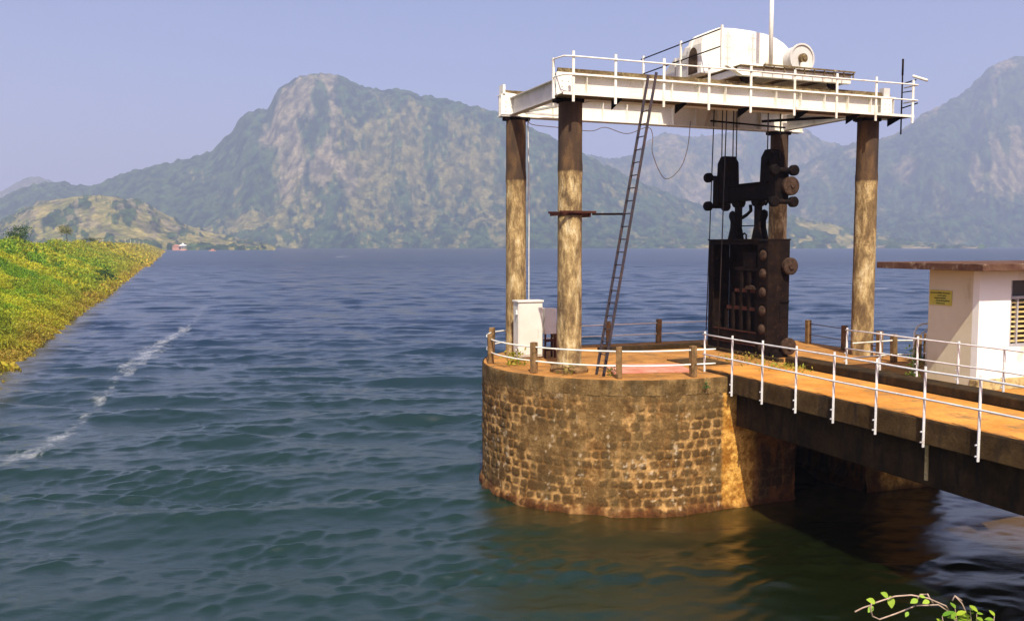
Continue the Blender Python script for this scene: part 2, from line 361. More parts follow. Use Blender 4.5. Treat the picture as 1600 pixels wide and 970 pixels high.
rg = t.nodes.new('ShaderNodeMapRange'); fr2 = t.nodes.new('ShaderNodeAttribute'); fr2.attribute_name = 'unres'; t.links.new(fr2.outputs['Fac'], rg.inputs[3]); rg.inputs[4].default_value = .7; t.links.new(fm, rg.inputs[0])
t.links.new(rg.outputs[0], b.inputs['Roughness']); b.inputs['IOR'].default_value = 1.68
w1 = noise(t, 4.2, 8, .72, pos(t, (.5, 1.3, 1)), .15); w2 = noise(t, .32, 4, .6, pos(t, (.35, 1.4, 1)), .3)
hsum = mth(t, 'ADD', mth(t, 'MULTIPLY', w1, .055), mth(t, 'MULTIPLY', w2, .06))
ca = t.nodes.new('ShaderNodeAttribute'); ca.attribute_name = 'calm'
bm_ = t.nodes.new('ShaderNodeBump'); bm_.inputs['Distance'].default_value = .9; t.links.new(hsum, bm_.inputs['Height'])
t.links.new(mth(t, 'MULTIPLY', ca.outputs['Fac'], .50), bm_.inputs['Strength']); t.links.new(bm_.outputs[0], b.inputs['Normal'])
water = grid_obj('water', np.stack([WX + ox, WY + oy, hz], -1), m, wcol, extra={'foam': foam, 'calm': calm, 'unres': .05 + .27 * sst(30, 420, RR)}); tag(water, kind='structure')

# ---------------------------------------------------------------- mountains
P_ = R(4.17); CP, SP = math.cos(P_), math.sin(P_)
def bearing(x, y):          # direction of a skyline point seen from the camera: (x/y, tan elevation per y)
    a_ = (x - 800) / 1400; b_ = (485 - y) / 1400; dy = CP + b_ * SP; return a_ / dy, (-SP + b_ * CP) / dy
def mountain(name, sky_pts, y_shore, y_ridge, rows=230, cols=800, seed=0, paint=None, prof=1.15, rough=.09, canopy=4.5, back=.35):
    xs = np.array([p[0] for p in sky_pts], float); bs = np.array([bearing(*p) for p in sky_pts])
    xx = np.linspace(xs[0], xs[-1], cols); mx = np.interp(xx, xs, bs[:, 0]); el = np.interp(xx, xs, bs[:, 1])
    k_ = max(2, cols // 200); ker = np.hanning(2 * k_ + 3); ker /= ker.sum(); el = np.convolve(np.pad(el, k_ + 1, 'edge'), ker, 'valid')
    tt = np.concatenate([np.linspace(-.03, 1, rows), np.linspace(1.02, 1 + back, 24)])
    T_, XX = np.meshgrid(tt, xx, indexing='ij'); MX = np.ones_like(T_) * mx[None, :]
    yr = y_ridge + 160 * (fbm(xx / 140, xx * 0, 3, seed + 40) - .5) * (y_ridge / 2800)
    H = EYE + el * yr; ysh = y_shore + 130 * (fbm(xx / 90, xx * 0, 3, seed + 41) - .5)
    YY = ysh[None, :] + (yr - ysh)[None, :] * T_; XW = MX * YY
    tc = np.clip(T_, 0, 1)
    p = (.62 * tc ** prof + .38 * sst(.25, 1.0, tc)); ZW = H[None, :] * p
    gl = fbm(XW / 190 + .35 * T_, YY / 420, 5, seed, .52, True) - .62
    env = 4 * tc * (1 - tc) + .05
    ZW += gl * env * rough * 3.2 * np.maximum(H[None, :], 60)
    ZW = np.where(T_ > 1, H[None, :] * (1 - 1.1 * (T_ - 1) ** 1.1), ZW); ZW = np.where(T_ < 0, -6, ZW)
    fo = fbm(XW / 55, YY / 75, 4, seed + 7); fine_ = vnoise(XW / 9, YY / 12, seed + 3) * .6 + vnoise(XW / 17, YY / 21, seed + 4) * .8
    for_m, rock_m, dry_m = paint(XX, tc, XW, YY, fo, gl)
    ZW += canopy * (fine_ - .5) * 2.6 * (.35 + .65 * for_m) * (T_ > .01)
    sh_ = vnoise(XW / 14, YY / 20, seed + 11)
    sh_ = sst(.25, .75, sh_ * .6 + fine_ / 1.4 * .4); c_f = lc((.008, .022, .009), (.038, .066, .020), sh_); c_d = lc((.065, .070, .018), (.195, .155, .052), sh_); c_r = lc((.075, .068, .040), (.20, .165, .095), sh_)
    col = c_d * (1 - for_m[..., None]) + c_f * for_m[..., None]
    col = col * (1 - dry_m[..., None]) + lc((.13, .13, .035), (.24, .20, .06), sh_) * dry_m[..., None]
    col = col * (1 - rock_m[..., None]) + c_r * rock_m[..., None]
    o = grid_obj(name, np.stack([XW, YY, ZW], -1), M['hill'], col); tag(o, kind='structure'); return o
def blob(x, t_, cx, ct, rx, rt): return np.exp(-((x - cx) / rx) ** 2 - ((t_ - ct) / rt) ** 2)
def paint_main(x, t_, wx, wy, fo, gl):
    n = fbm(x / 26 + 2.4 * t_, t_ * 5 - x / 90, 5, 77, .6); n3 = fbm(x / 9, t_ * 16, 4, 79, .6)
    rk = blob(x, t_, 470, .80, 60, .22) * 1.0 + blob(x, t_, 500, .50, 60, .16) * .75 + blob(x, t_, 520, .95, 60, .08) * .5
    rock = .8 * sst(.54, .70, n * .75 + n3 * .25 + .26 * np.minimum(rk, 1.1) - .05) * sst(.05, .35, rk + .25 * (n3 - .3))
    n5 = fbm(x / 4.5, t_ * 34, 3, 80, .6); op = .85 * sst(.53, .64, n * .42 + n3 * .30 + n5 * .28 + .16 * blob(x, t_, 620, .5, 190, .30) + .15 * blob(x, t_, 390, .25, 70, .14) - .10 * sst(440, 380, x) * (t_ > .3) - .06 * sst(.85, .95, t_) * (x > 540))
    forest = 1 - .78 * op
    return forest, rock, .6 * op * sst(.5, 0, t_) * (x < 500)
main = [(-60, 350), (-20, 325), (0, 312), (30, 296), (60, 288), (85, 285), (100, 286), (120, 291), (150, 290), (185, 275), (230, 262), (270, 255), (325, 240), (345, 222), (352, 213), (365, 205), (372, 190), (382, 178), (395, 173), (420, 171),
        (425, 158), (430, 146), (440, 136), (455, 127), (465, 122), (482, 119), (500, 117), (518, 121), (535, 121), (560, 134), (600, 142), (620, 140), (660, 150), (700, 157), (740, 167), (780, 178), (820, 196), (860, 214), (890, 228), (915, 243), (950, 262), (1000, 285), (1060, 310), (1120, 330), (1200, 352), (1300, 372), (1400, 386)]
mountain('mountain', main, 2050, 2850, 300, 1300, 1, paint_main, 1.05, .045)
def paint_right(x, t_, wx, wy, fo, gl):
    n = fbm(x / 34 + 2 * t_, t_ * 5, 5, 87, .6)
    rock = sst(.60, .72, n + .10 * blob(x, t_, 1540, .8, 70, .3)) * .7
    return 1 - .55 * sst(.5, .66, n), rock, 0 * n
right = [(1150, 330), (1200, 300), (1250, 262), (1290, 240), (1330, 226), (1370, 219), (1400, 210), (1420, 197), (1440, 182), (1470, 166), (1500, 150), (1515, 139), (1530, 124), (1545, 108), (1562, 98), (1580, 92), (1600, 90), (1640, 92), (1700, 110), (1780, 140), (1900, 190)]
mountain('mountain', right, 2500, 3700, 220, 800, 5, paint_right, 1.0, .07, 7)
def paint_far(x, t_, wx, wy, fo, gl):
    n = fbm(x / 24 + 2 * t_, t_ * 6, 5, 97, .6); return 1 - .8 * sst(.46, .62, n + .1 * blob(x, t_, 1060, .7, 60, .25)), sst(.58, .7, n), 0 * n
far = [(880, 262), (912, 244), (960, 250), (985, 245), (1000, 233), (1010, 223), (1022, 214), (1040, 209), (1060, 211), (1085, 216), (1110, 212), (1150, 206), (1200, 204), (1248, 200), (1262, 204), (1285, 221), (1305, 224), (1340, 232), (1380, 250), (1450, 280), (1520, 310)]
mountain('mountain', far, 3000, 4300, 150, 700, 9, paint_far, 1.0, .07, 7)
def paint_l(x, t_, wx, wy, fo, gl):
    n = fbm(x / 20 + 2 * t_, t_ * 5, 4, 107, .6); return .35 + .3 * n, .5 * sst(.4, .6, n), 0 * n
mountain('mountain', [(-120, 320), (-60, 318), (0, 301), (20, 290), (42, 277), (60, 276), (75, 281), (95, 292), (130, 305), (180, 325)], 3400, 4600, 80, 260, 13, paint_l, 1.0, .06, 6)
def paint_olive(x, t_, wx, wy, fo, gl):
    n = fbm(x / 22 + 1.5 * t_, t_ * 4 - x / 60, 5, 117, .6); n2_ = fbm(x / 12, t_ * 9, 4, 119, .6)
    f = np.maximum(sst(.50, .62, n), sst(.30, .08, t_) * sst(.36, .52, n2_))
    return f, sst(.55, .66, n2_) * .75 * (t_ > .3), (1 - f) * .8
mountain('mountain', [(-160, 372), (-60, 362), (0, 347), (20, 337), (40, 326), (65, 318), (100, 311), (130, 308), (150, 307), (180, 309), (200, 312), (225, 318), (245, 327), (262, 338), (280, 348), (310, 358), (345, 368), (390, 380), (430, 388)], 1330, 1800, 170, 500, 17, paint_olive, .9, .06, 4.5)
def paint_low(x, t_, wx, wy, fo, gl):
    n = fbm(x / 20, t_ * 4, 4, 127, .6); return sst(.62, .48, n), sst(.5, .6, n) * sst(.22, .05, t_), (1 - sst(.62, .48, n)) * .7
mountain('mountain', [(1060, 388), (1110, 380), (1150, 366), (1190, 352), (1215, 342), (1232, 338), (1260, 345), (1300, 352), (1340, 362), (1400, 374), (1470, 384), (1540, 389)], 1900, 2300, 70, 420, 23, paint_low, .8, .05, 5)

# ---------------------------------------------------------------- grassed dam on the left
HC = 7.0
dd = np.concatenate([np.linspace(-70, 0, 60), np.geomspace(1, 1100, 420)]); ww = np.concatenate([np.linspace(-3, 17, 60), [19, 24, 28, 60]])
D2, W2 = np.meshgrid(dd, ww, indexing='ij')
zc = np.interp(W2, [-3, 0, 16, 24, 26, 60], [-1.4, 0, HC, HC, HC, -4.6]) + .5 * (fbm(D2 * .25, W2 * .3, 4, 61) - .5) * (W2 > 0)
px_ = DW.x + D2 * DD.x + W2 * DN.x + .5 * (fbm(D2 * .15, W2 * 0, 3, 64) - .5); py_ = DW.y + D2 * DD.y + W2 * DN.y
cg = lc((.16, .075, .02), (.12, .12, .02), sst(1.5, 6, W2 + 4 * (fbm(D2 * .15, W2 * .3, 3, 62) - .5)))
dam = grid_obj('embankment', np.stack([px_, py_, zc], -1), M['slope'], cg); tag(dam, kind='structure')
def dam_pt(d, w):
    z = np.interp(w, [-3, 0, 16, 24], [-1.4, 0, HC, HC]); return np.stack([DW.x + d * DD.x + w * DN.x, DW.y + d * DD.y + w * DN.y, z], -1)
# vegetation: clumps of leaves and blades
def clumps(n, dmin, dmax, size, k):
    d = dmin * (dmax / dmin) ** rng.random(n) if dmin > 0 else dmin + (dmax - dmin) * rng.random(n)
    w = rng.random(n) * 18.2 - .35; c = dam_pt(d - 12 if dmin > 0 else d, w)
    tone = fbm(d * .12, w * .22, 4, 63, .6); t2 = fbm(d * .5, w * .6, 3, 66)
    edge = sst(3.6, .2, w + 7 * (t2 - .5))
    hgt = (.30 + 1.3 * sst(.45, .75, tone) + .5 * (t2 > .6)) * (1 - .45 * edge)
    base = lc((.42, .45, .020), (.17, .31, .015), sst(.40, .58, tone)); base = base * (1 - edge[:, None] * .8) + np.array((.36, .22, .035)) * edge[:, None] * .8
    yb = sst(.5, .7, t2); base = base * (1 - .5 * yb[:, None]) + np.array((.42, .36, .02)) * .5 * yb[:, None]
    far_ = sst(90, 400, d)[:, None]; base = base * (1 - .6 * far_) + np.array((.52, .36, .04)) * .6 * far_
    dk = (vnoise(d * .9, w * .9, 67) > .84) & (w > 1); base[dk] = base[dk] * np.array((.25, .45, .5))
    cen = np.repeat(c, k, 0); m_ = len(cen)
    off = rng.normal(size=(m_, 3)) * np.array([.28, .28, .0]) * np.repeat(size, k)[:, None] * 3
    hh = np.repeat(hgt, k) * rng.random(m_) ** .7; cen = cen + off; cen[:, 2] += hh - .05
    v, q = quads(cen, np.repeat(size, k) * rng.uniform(.6, 1.4, m_), up=.9, aspect=.45)
    col = np.repeat(base, k, 0) * rng.uniform(.72, 1.28, (m_, 1)) * np.concatenate([rng.uniform(.85, 1.15, (m_, 1)), np.ones((m_, 1)), np.ones((m_, 1))], 1)
    return v, q, col
vs, qs, cs, acc = [], [], [], 0
for n, d0, d1, sz, k in ((60000, 12, 90, .19, 9), (24000, 80, 300, .48, 6), (9000, 280, 1110, 1.3, 5), (2500, -40, 2, .4, 5)):
    v, q, c_ = clumps(n, d0, d1, np.full(n, sz), k); vs.append(v); qs.append(q + acc); acc += len(v); cs.append(c_)
veg = leaf_obj('slope_vegetation', np.concatenate(vs), np.concatenate(qs), np.concatenate(cs))
tag(veg, 'yellow green grass and weeds covering the dam slope along the water', 'vegetation', kind='stuff')

# ---------------------------------------------------------------- masonry walls
def wall_mesh(name, path, z0, z1, parent, mode='stone', closed=False, step=.03, seed=1, orange=(99, 99)):
    pts = [Vector((p[0], p[1])) for p in path]
    if closed: pts = pts + [pts[0]]
    seg = [(pts[i + 1] - pts[i]).length for i in range(len(pts) - 1)]; cum = np.concatenate([[0], np.cumsum(seg)])
    S = np.linspace(0, cum[-1], int(cum[-1] / step) + 1); px = np.interp(S, cum, [p.x for p in pts]); py = np.interp(S, cum, [p.y for p in pts])
    tx, ty = np.gradient(px), np.gradient(py); ln = np.hypot(tx, ty) + 1e-9; nx_, ny_ = ty / ln, -tx / ln     # outward for counter-clockwise path
    zs = np.linspace(z0, z1, int((z1 - z0) / step) + 1); ZZ, SS = np.meshgrid(zs, S, indexing='ij')
    tL = np.ones_like(ZZ) * px[None, :]
    big = fbm(SS * .7, ZZ * .9, 4, seed + 5); med = fbm(SS * 2.6, ZZ * 2.6, 5, seed + 6, .6); fin = fbm(SS * 9, ZZ * 9, 4, seed + 8, .6)
    strk = fbm(SS * 5, ZZ * .8, 4, seed + 9, .6)
    if mode == 'stone':
        sw = SS + .06 * (fbm(SS * 2, ZZ * 2, 3, seed + 1) - .5) * 2; zw = ZZ + .035 * (fbm(SS * 1.3, ZZ * 2, 3, seed + 2) - .5) * 2
        h = .262; j = np.floor(zw / h).astype(int); fz = (zw / h - j) * 2 - 1; fx = np.zeros_like(SS); sid = np.zeros_like(SS)
        jr = np.random.default_rng(seed + 100)
        for jj in range(j.min(), j.max() + 1):
            wd = jr.uniform(.22, .40, int(cum[-1] / .22) + 12); e = np.cumsum(wd) - 1.0; mk = j == jj
            ii = np.searchsorted(e, sw[mk]); ii = np.clip(ii, 1, len(e) - 1)
            fx[mk] = (sw[mk] - e[ii - 1]) / (e[ii] - e[ii - 1]) * 2 - 1; sid[mk] = ii * 131 + jj * 977
        r1 = _T[(sid.astype(int) * 7919) & 65535]; r2 = _T[(sid.astype(int) * 104729 + 5) & 65535]
        d = (np.abs(fx) ** 3.6 + np.abs(fz) ** 3.6) ** (1 / 3.6) + .50 * (med - .5) + .45 * (fin - .5)
        stone = sst(.90, .66, d + .35 * (r2 - .55)) * (.65 + .35 * r1); stone = stone * (1 - .8 * sst(.60, .74, big + .25 * (r1 - .5)))
        top = sst(z1 - .45, z1 - .0, ZZ + .5 * (strk - .5)); stone = stone * (1 - .35 * top)
        disp = .026 * stone * (.6 + .8 * r1) + .02 * (med - .5) + .010 * (fin - .5)
        c_m = lc((.18, .088, .024), (.43, .25, .09), sst(.38, .66, med * .6 + fin * .4)); c_s = lc((.030, .016, .005), (.105, .057, .018), r1 * .55 + fin * .45)
        col = c_m * (1 - stone[..., None]) + c_s * stone[..., None]
        dm = sst(.48, .62, big * .55 + strk * .45); col = col * (1 - .6 * dm[..., None]) + np.array((.085, .055, .020)) * .6 * dm[..., None]
        wht = sst(.64, .72, fin * .6 + strk * .4); col = col * (1 - .5 * wht[..., None]) + np.array((.58, .47, .33)) * .5 * wht[..., None]
        col = col * (1 - .45 * top[..., None]) + np.array((.12, .075, .028)) * .45 * top[..., None]
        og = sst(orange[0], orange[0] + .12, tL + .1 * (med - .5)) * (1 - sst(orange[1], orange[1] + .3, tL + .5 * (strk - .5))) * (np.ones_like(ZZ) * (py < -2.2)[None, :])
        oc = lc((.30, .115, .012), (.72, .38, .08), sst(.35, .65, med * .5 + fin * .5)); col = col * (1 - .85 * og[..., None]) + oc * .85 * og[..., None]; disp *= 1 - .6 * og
        und_shade = sst(4.35, 4.8, tL + .3 * (strk - .5)) * (1 - sst(9.0, 9.4, tL)) * (np.ones_like(ZZ) * (py < 3.9)[None, :]); rp = sst(.46, .60, big * .5 + strk * .5)  # bridge shade painted into the stone colour as dark tones, with rust patches
        rust_shade_c = lc((.030, .014, .006), (.20, .065, .014), rp * (.5 + .5 * fin)); col = col * (1 - .85 * und_shade[..., None]) + rust_shade_c * .85 * und_shade[..., None]
        wet = sst(.42, .05, ZZ + .5 * (med - .5)); col = col * (1 - .85 * wet[..., None]) + lc((.018, .007, .003), (.13, .040, .008), fin) * .85 * wet[..., None]
        foot = sst(.35, .0, ZZ + .3 * (big - .5)); disp = disp + .10 * foot * (.5 + med)
    else:
        disp = .03 * (med - .5) + .012 * (fin - .5) + .018
        col = lc((.085, .048, .015), (.26, .16, .06), sst(.35, .68, med * .5 + strk * .5)); dk = sst(.52, .66, strk * .6 + big * .4)
        col = col * (1 - .7 * dk[..., None]) + np.array((.05, .034, .014)) * .7 * dk[..., None]
        wht = sst(.66, .74, fin * .6 + strk * .4) * sst(z1 - .15, z1 - .35, ZZ); col = col * (1 - .6 * wht[..., None]) + np.array((.55, .40, .26)) * .6 * wht[..., None]
        disp = disp * np.clip((z1 + .02 - ZZ) / .05, 0, 1)
    A = px[None, :] + nx_[None, :] * disp; B = py[None, :] + ny_[None, :] * disp
    P = np.stack([G0.x + U.x * A + V.x * B, G0.y + U.y * A + V.y * B, ZZ], -1)
    off = tuple(parent_off(parent)); o = grid_obj(name, P, M['masonry'], col, loc=off, parent=parent); return o
# outline of the pier, counter-clockwise: front right -> left end -> back
def outline(cx=2.6, cy=1.7, rx=4.4, ry=4.25, right=11.6, n=64):
    arc = [(cx + rx * math.cos(a_), cy + ry * math.sin(a_)) for a_ in np.linspace(R(270), R(90), n)]
    return arc
arc = outline()                      # front -> left -> back (clockwise seen from above)
ycw = [(p[0], p[1]) for p in arc]
FR, BK = arc[0][1], arc[-1][1]
pier = thing('intake_pier', 'rounded stone pier of dark rubble standing in the lake', 'pier', L(4, 1.7, -1.2))
left_path = list(reversed(ycw))      # back -> left -> front: counter-clockwise
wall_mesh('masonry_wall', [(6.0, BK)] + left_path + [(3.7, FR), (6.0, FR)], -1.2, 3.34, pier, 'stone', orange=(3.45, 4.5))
wall_mesh('coping', [(11.6, BK)] + left_path + [(3.7, FR), (11.6, FR)], 3.34, DK, pier, 'coping', step=.035)
wall_mesh('coping', [(11.6, FR), (11.6, BK)], 3.34, DK, pier, 'coping', step=.05, seed=4)
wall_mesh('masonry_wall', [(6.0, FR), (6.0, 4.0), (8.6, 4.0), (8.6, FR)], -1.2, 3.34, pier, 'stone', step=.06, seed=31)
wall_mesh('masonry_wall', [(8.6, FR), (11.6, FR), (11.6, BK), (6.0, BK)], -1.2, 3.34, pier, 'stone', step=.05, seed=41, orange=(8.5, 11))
MB().prism([L(p[0], p[1], 3.30) for p in ([(11.58, BK - .02)] + [(q[0] + .03, q[1]) for q in left_path] + [(11.58, FR + .02)])], Z * (DK - 3.305)).build('deck_floor', 'soil_deck', pier)
# low kerbs on the deck, slot edges
MB().box(2.9, 6.9, 3.75, 3.98, DK - .01, DK + .16).box(6.9, 7.08, -.6, 3.98, DK - .01, DK + .10).build('slot_kerb', 'dark_conc', pier, .015)
rs = MB(); rs.prism([L(.9, -1.0, DK + .002), L(3.2, -1.5, DK + .002), L(3.7, .1, DK + .002), L(1.5, .75, DK + .002)], Z * .035); rs.build('floor_slab', 'red_slab', pier, .005)
MB().box(3.9, 5.3, -.4, 1.1, DK + .002, DK + .03).build('floor_slab', 'fascia', pier, .005)

# ---------------------------------------------------------------- footbridge and terrace
bt0, bt1 = 3.64, 6.94; by0 = FR + .04; by1 = -21.5
bridge = thing('footbridge', 'concrete footbridge with orange dirt floor reaching the stone pier', 'bridge', L(5.3, -12, 2.4))
MB().box(bt0, bt1, by1, -1.45, 3.32, DK + .06).build('deck_slab', 'fascia', bridge, .02)
MB().box(bt0 + .10, bt1 - .65, by1, -1.2, DK + .062, DK + .068).build('road_surface', 'soil', bridge)
for a_ in (bt0 + .28, bt1 - .75):
    MB().box(a_, a_ + .38, by1, FR - .06, 2.38, 3.318).build('beam', 'dark_conc', bridge, .02)
for y_ in (-6.0, -10.3, -15):
    MB().box(bt0 + .67, bt1 - .76, y_ - .12, y_ + .12, 2.6, 3.316).build('cross_beam', 'dark_conc', bridge, .02)
MB().box(bt1 - .62, bt1 + .02, by1, -1.6, DK + .064, DK + .30).build('kerb', 'dark_conc', bridge, .03)
MB().box(bt0 + .25, bt0 + .278, -9.35, -9.27, 2.5, 3.30).build('joint_strip', 'plinth', bridge)
terr = thing('terrace', 'concrete terrace carrying the white hut beside the footbridge', 'terrace', L(11, -6, 2.6))
MB().box(bt1 + .04, 15.5, -8.6, FR - .08, 3.3, DK - .002).build('deck_slab', 'dark_conc', terr, .02)
MB().box(bt1 + .05, 15.4, -8.5, FR - .10, DK, DK + .012).build('dirt_floor', 'soil_green', terr)
MB().box(8.2, 8.6, -8.4, FR - .1, 2.5, 3.298).box(13, 13.4, -8.4, FR - .1, 2.5, 3.298).build('beam', 'dark_conc', terr, .02)
MB().cyl(L(13.2, -7.6, -2), L(13.2, -7.6, 2.5), .3).build('pillar', 'col', terr)

# ---------------------------------------------------------------- hut
hut = thing('hut', 'small white hut with flat concrete roof and yellow louvred window', 'hut', L(10.5, -6.2, DK))
hw = MB(); y0, y1, zt = -7.01, -5.45, 6.779
hw.box(7.84, 8.03, y0 + .19, y1, DK + .014, zt)                     # side wall
hw.build('side_wall', 'wall_cream', hut)
fw = MB(); fw.box(7.84, 8.90, y0, y0 + .188, DK + .30, zt).box(10.1, 14.5, y0, y0 + .188, DK + .30, zt).box(8.90, 10.1, y0, y0 + .188, DK + .30, 4.84).box(8.90, 10.1, y0, y0 + .188, 6.52, zt)
fw.build('front_wall', 'wall_white', hut)
MB().box(8.05, 14.5, y1 - .2, y1, DK + .014, zt).box(14.31, 14.5, y0 + .19, y1 - .202, DK + .014, zt).build('rear_wall', 'wall_white', hut)
MB().box(7.82, 14.52, y0 - .03, y0 + .185, DK + .012, DK + .297).build('plinth', 'plinth', hut, .01)
MB().box(7.24, 15.2, -7.6, -4.2, 6.78, 6.95).build('roof', 'roof', hut, .01)
win = MB(); win.box(8.905, 8.98, y0 + .03, y0 + .12, 4.845, 6.515).box(10.02, 10.095, y0 + .03, y0 + .12, 4.845, 6.515).box(8.982, 10.018, y0 + .03, y0 + .12, 4.845, 4.92).box(8.982, 10.018, y0 + .03, y0 + .12, 6.05, 6.12).box(9.17, 9.22, y0 + .03, y0 + .12, 4.922, 6.048).box(9.60, 9.65, y0 + .03, y0 + .12, 4.922, 6.048)
win = win.build('window', 'frame_grey', hut, .004)
lv = MB()
for i in range(9):
    z_ = 4.94 + i * .122
    for a_, b2 in ((8.985, 9.168), (9.222, 9.598), (9.652, 10.015)): lv.bar(L(a_, y0 + .09, z_ + .05), L(b2, y0 + .09, z_ + .05), .10, .012, (V * -.45 + Z * .9))
lv.build('pane', 'louvre', win)
MB().box(8.99, 10.01, y0 + .16, y0 + .17, 4.85, 6.51).build('interior_shade_sheet', 'dark_in', win)
# notice board
sg = thing('notice_board', 'small yellow notice board with dark lettering on the hut side wall', 'sign', L(7.82, -5.86, 5.86))
MB().box(7.815, 7.836, -6.20, -5.50, 5.86, 6.24).build('board', 'sign_y', sg, .003)
for i, (s_, x_, sz) in enumerate((("അണക്കെട്ടിൽ പ്രവേശനം", -5.52, .060), ("പാസ് മൂലം", -5.74, .062), ("അനുവാദം ഇല്ലാതെ", -5.66, .060), ("പ്രവേശിക്കുന്നത്", -5.70, .064), ("ശിക്ഷാർഹം", -5.72, .056))):
    cu = bpy.data.curves.new('lettering', 'FONT'); cu.body = s_; cu.size = sz; cu.extrude = .0015; cu.offset = .0012
    o = bpy.data.objects.new('lettering', cu); C.objects.link(o); o.data.materials.append(M['ink'])
    mt = Matrix((( -V.x, 0, -U.x), (-V.y, 0, -U.y), (0, 1, 0))).to_4x4()
    me = bpy.data.meshes.new_from_object(o); wd_ = max(v.co.x for v in me.vertices) - min(v.co.x for v in me.vertices); me.transform(Matrix.Scale((.64, .30, .36, .44, .28)[i] / wd_, 4, (1, 0, 0)))
    me.transform(Matrix.Scale(.85, 4, (0, 1, 0))); bpy.data.objects.remove(o); o = bpy.data.objects.new('lettering', me); C.objects.link(o)
    o.parent = sg; o.matrix_local = Matrix.Translation(L(7.812, x_, 6.155 - i * .066) - sg.location) @ mt
# white handrail hoop of a ladder at the terrace edge
hr = MB()
for y_ in (-4.3, -4.75):
    hr.tube([L(8.55, y_, DK + .02), L(8.55, y_, 4.75), L(8.57, y_, 5.0), L(8.66, y_, 5.15), L(8.85, y_, 5.21), L(9.6, y_, 5.24)], .028)
hr.tube([L(8.56, -4.3, 4.78), L(9.25, -4.3, 5.2)], .018)
tag(hr.build('grab_rail', 'white'), 'curved white grab rail beside the corner of the hut', 'handrail')

# ---------------------------------------------------------------- steel railings of the footbridge
def rail_run(name, label, tline, ys, ztop, zbot, zr, m, ext=(0, 0)):
    r = thing(name, label, 'railing', L(tline, sum(ys) / len(ys), zbot))
    for y_ in ys:
        p = MB(); p.box(tline - .03, tline + .03, y_ - .006, y_ + .006, zbot, ztop).box(tline + .022, tline + .03, y_ + .006, y_ + .06, zbot, ztop)
        for zz in (zbot + .1, zbot + .32): p.cyl(L(tline - .05, y_ + .03, zz), L(tline + .03, y_ + .03, zz), .018, n=8)
        p.build('post', m, r)
    for z_ in zr:
        MB().tube([L(tline - .035, ys[0] + ext[0], z_)] + [L(tline - .035 + random.uniform(-.012, .012), y_, z_ + random.uniform(-.012, .012)) for y_ in ys[1:-1]] + [L(tline - .035, ys[-1] - ext[1], z_)], .021).build('rail', m, r)
    return r
rail_run('steel_railing', 'silver pipe railing along the near edge of the footbridge', bt0 - .035, [-1.42 - .06 - 1.335 * i for i in range(15)], 4.93, 3.26, (4.85, 4.27), 'rail_paint', (.05, .4))
rail_run('steel_railing', 'silver pipe railing on the kerb between footbridge and hut', 6.90, [-3.53 - 1.26 * i for i in range(9)], 5.10, DK + .302, (5.04, 4.52), 'rail_paint', (.02, .3))
# ---------------------------------------------------------------- concrete post railing round the pier
def post_rail(name, label, pts, zr=(.74, .34), closed=False, m='white', rad=.022, ends=(None, None)):
    r = thing(name, label, 'railing', L(pts[0][0], pts[0][1], DK))
    for (a_, b2) in pts:
        w = random.uniform(.095, .11); h = .88 + random.uniform(-.03, .03); lx, ly_ = random.uniform(-.02, .02), random.uniform(-.02, .02)
        an = math.atan2(b2 - 1.7, a_ - 2.6) if a_ < 4.5 else 0; q = []
        for z_ in (0, h):
            for i in range(4): q.append(L(a_ + w * math.cos(an + math.pi / 4 + i * math.pi / 2) * 1.2 + lx * z_, b2 + w * math.sin(an + math.pi / 4 + i * math.pi / 2) * 1.2 + ly_ * z_, DK + z_))
        p = MB(); p.add(q, [(3, 2, 1, 0), (4, 5, 6, 7), (0, 1, 5, 4), (1, 2, 6, 5), (2, 3, 7, 6), (3, 0, 4, 7)]); p.build('post', 'post', r, .018)
    al = [x for x in ([ends[0]] + pts + [ends[1]]) if x]
    for z_ in zr:
        P = []
        for i in range(len(al) - 1):
            for k in range(6):
                f = k / 6; a_ = lerp(al[i][0], al[i + 1][0], f); b2 = lerp(al[i][1], al[i + 1][1], f)
                if a_ < 3.4:   # bend with the round end
                    rr_ = math.hypot(a_ - 2.6, b2 - 1.7); R_ = lerp(math.hypot(al[i][0] - 2.6, al[i][1] - 1.7), math.hypot(al[i + 1][0] - 2.6, al[i + 1][1] - 1.7), f); s_ = R_ / max(rr_, .1) if al[i + 1][0] < 3.4 else 1
                    a_, b2 = 2.6 + (a_ - 2.6) * s_, 1.7 + (b2 - 1.7) * s_
                P.append(L(a_, b2, DK + z_))
        P.append(L(al[-1][0], al[-1][1], DK + z_)); MB().tube(P, rad).build('rail', m, r)
    return r
ring = [(2.75, -2.22), (.68, -1.78), (-1.08, .05), (-1.52, 2.45), (-.75, 4.5), (2.05, 5.62), (4.2, 5.66), (6.3, 5.68), (8.6, 5.68), (11.3, 4.9)]
post_rail('post_railing', 'ring railing of stubby concrete posts and white pipes round the pier', ring, ends=((3.45, -2.25), None))
post_rail('post_railing', 'concrete post railing on the far right edge of the pier beside a column', [(11.3, 3.4), (11.1, 1.3), (10.72, -.75)], m='wire_brown', rad=.014)
post_rail('post_railing', 'short white piped fence with concrete posts in front of the right column', [(10.25, -1.85), (10.95, -2.1), (11.55, -1.9)], zr=(.68, .24), ends=((8.45, -2.05), (12.2, -1.85)))

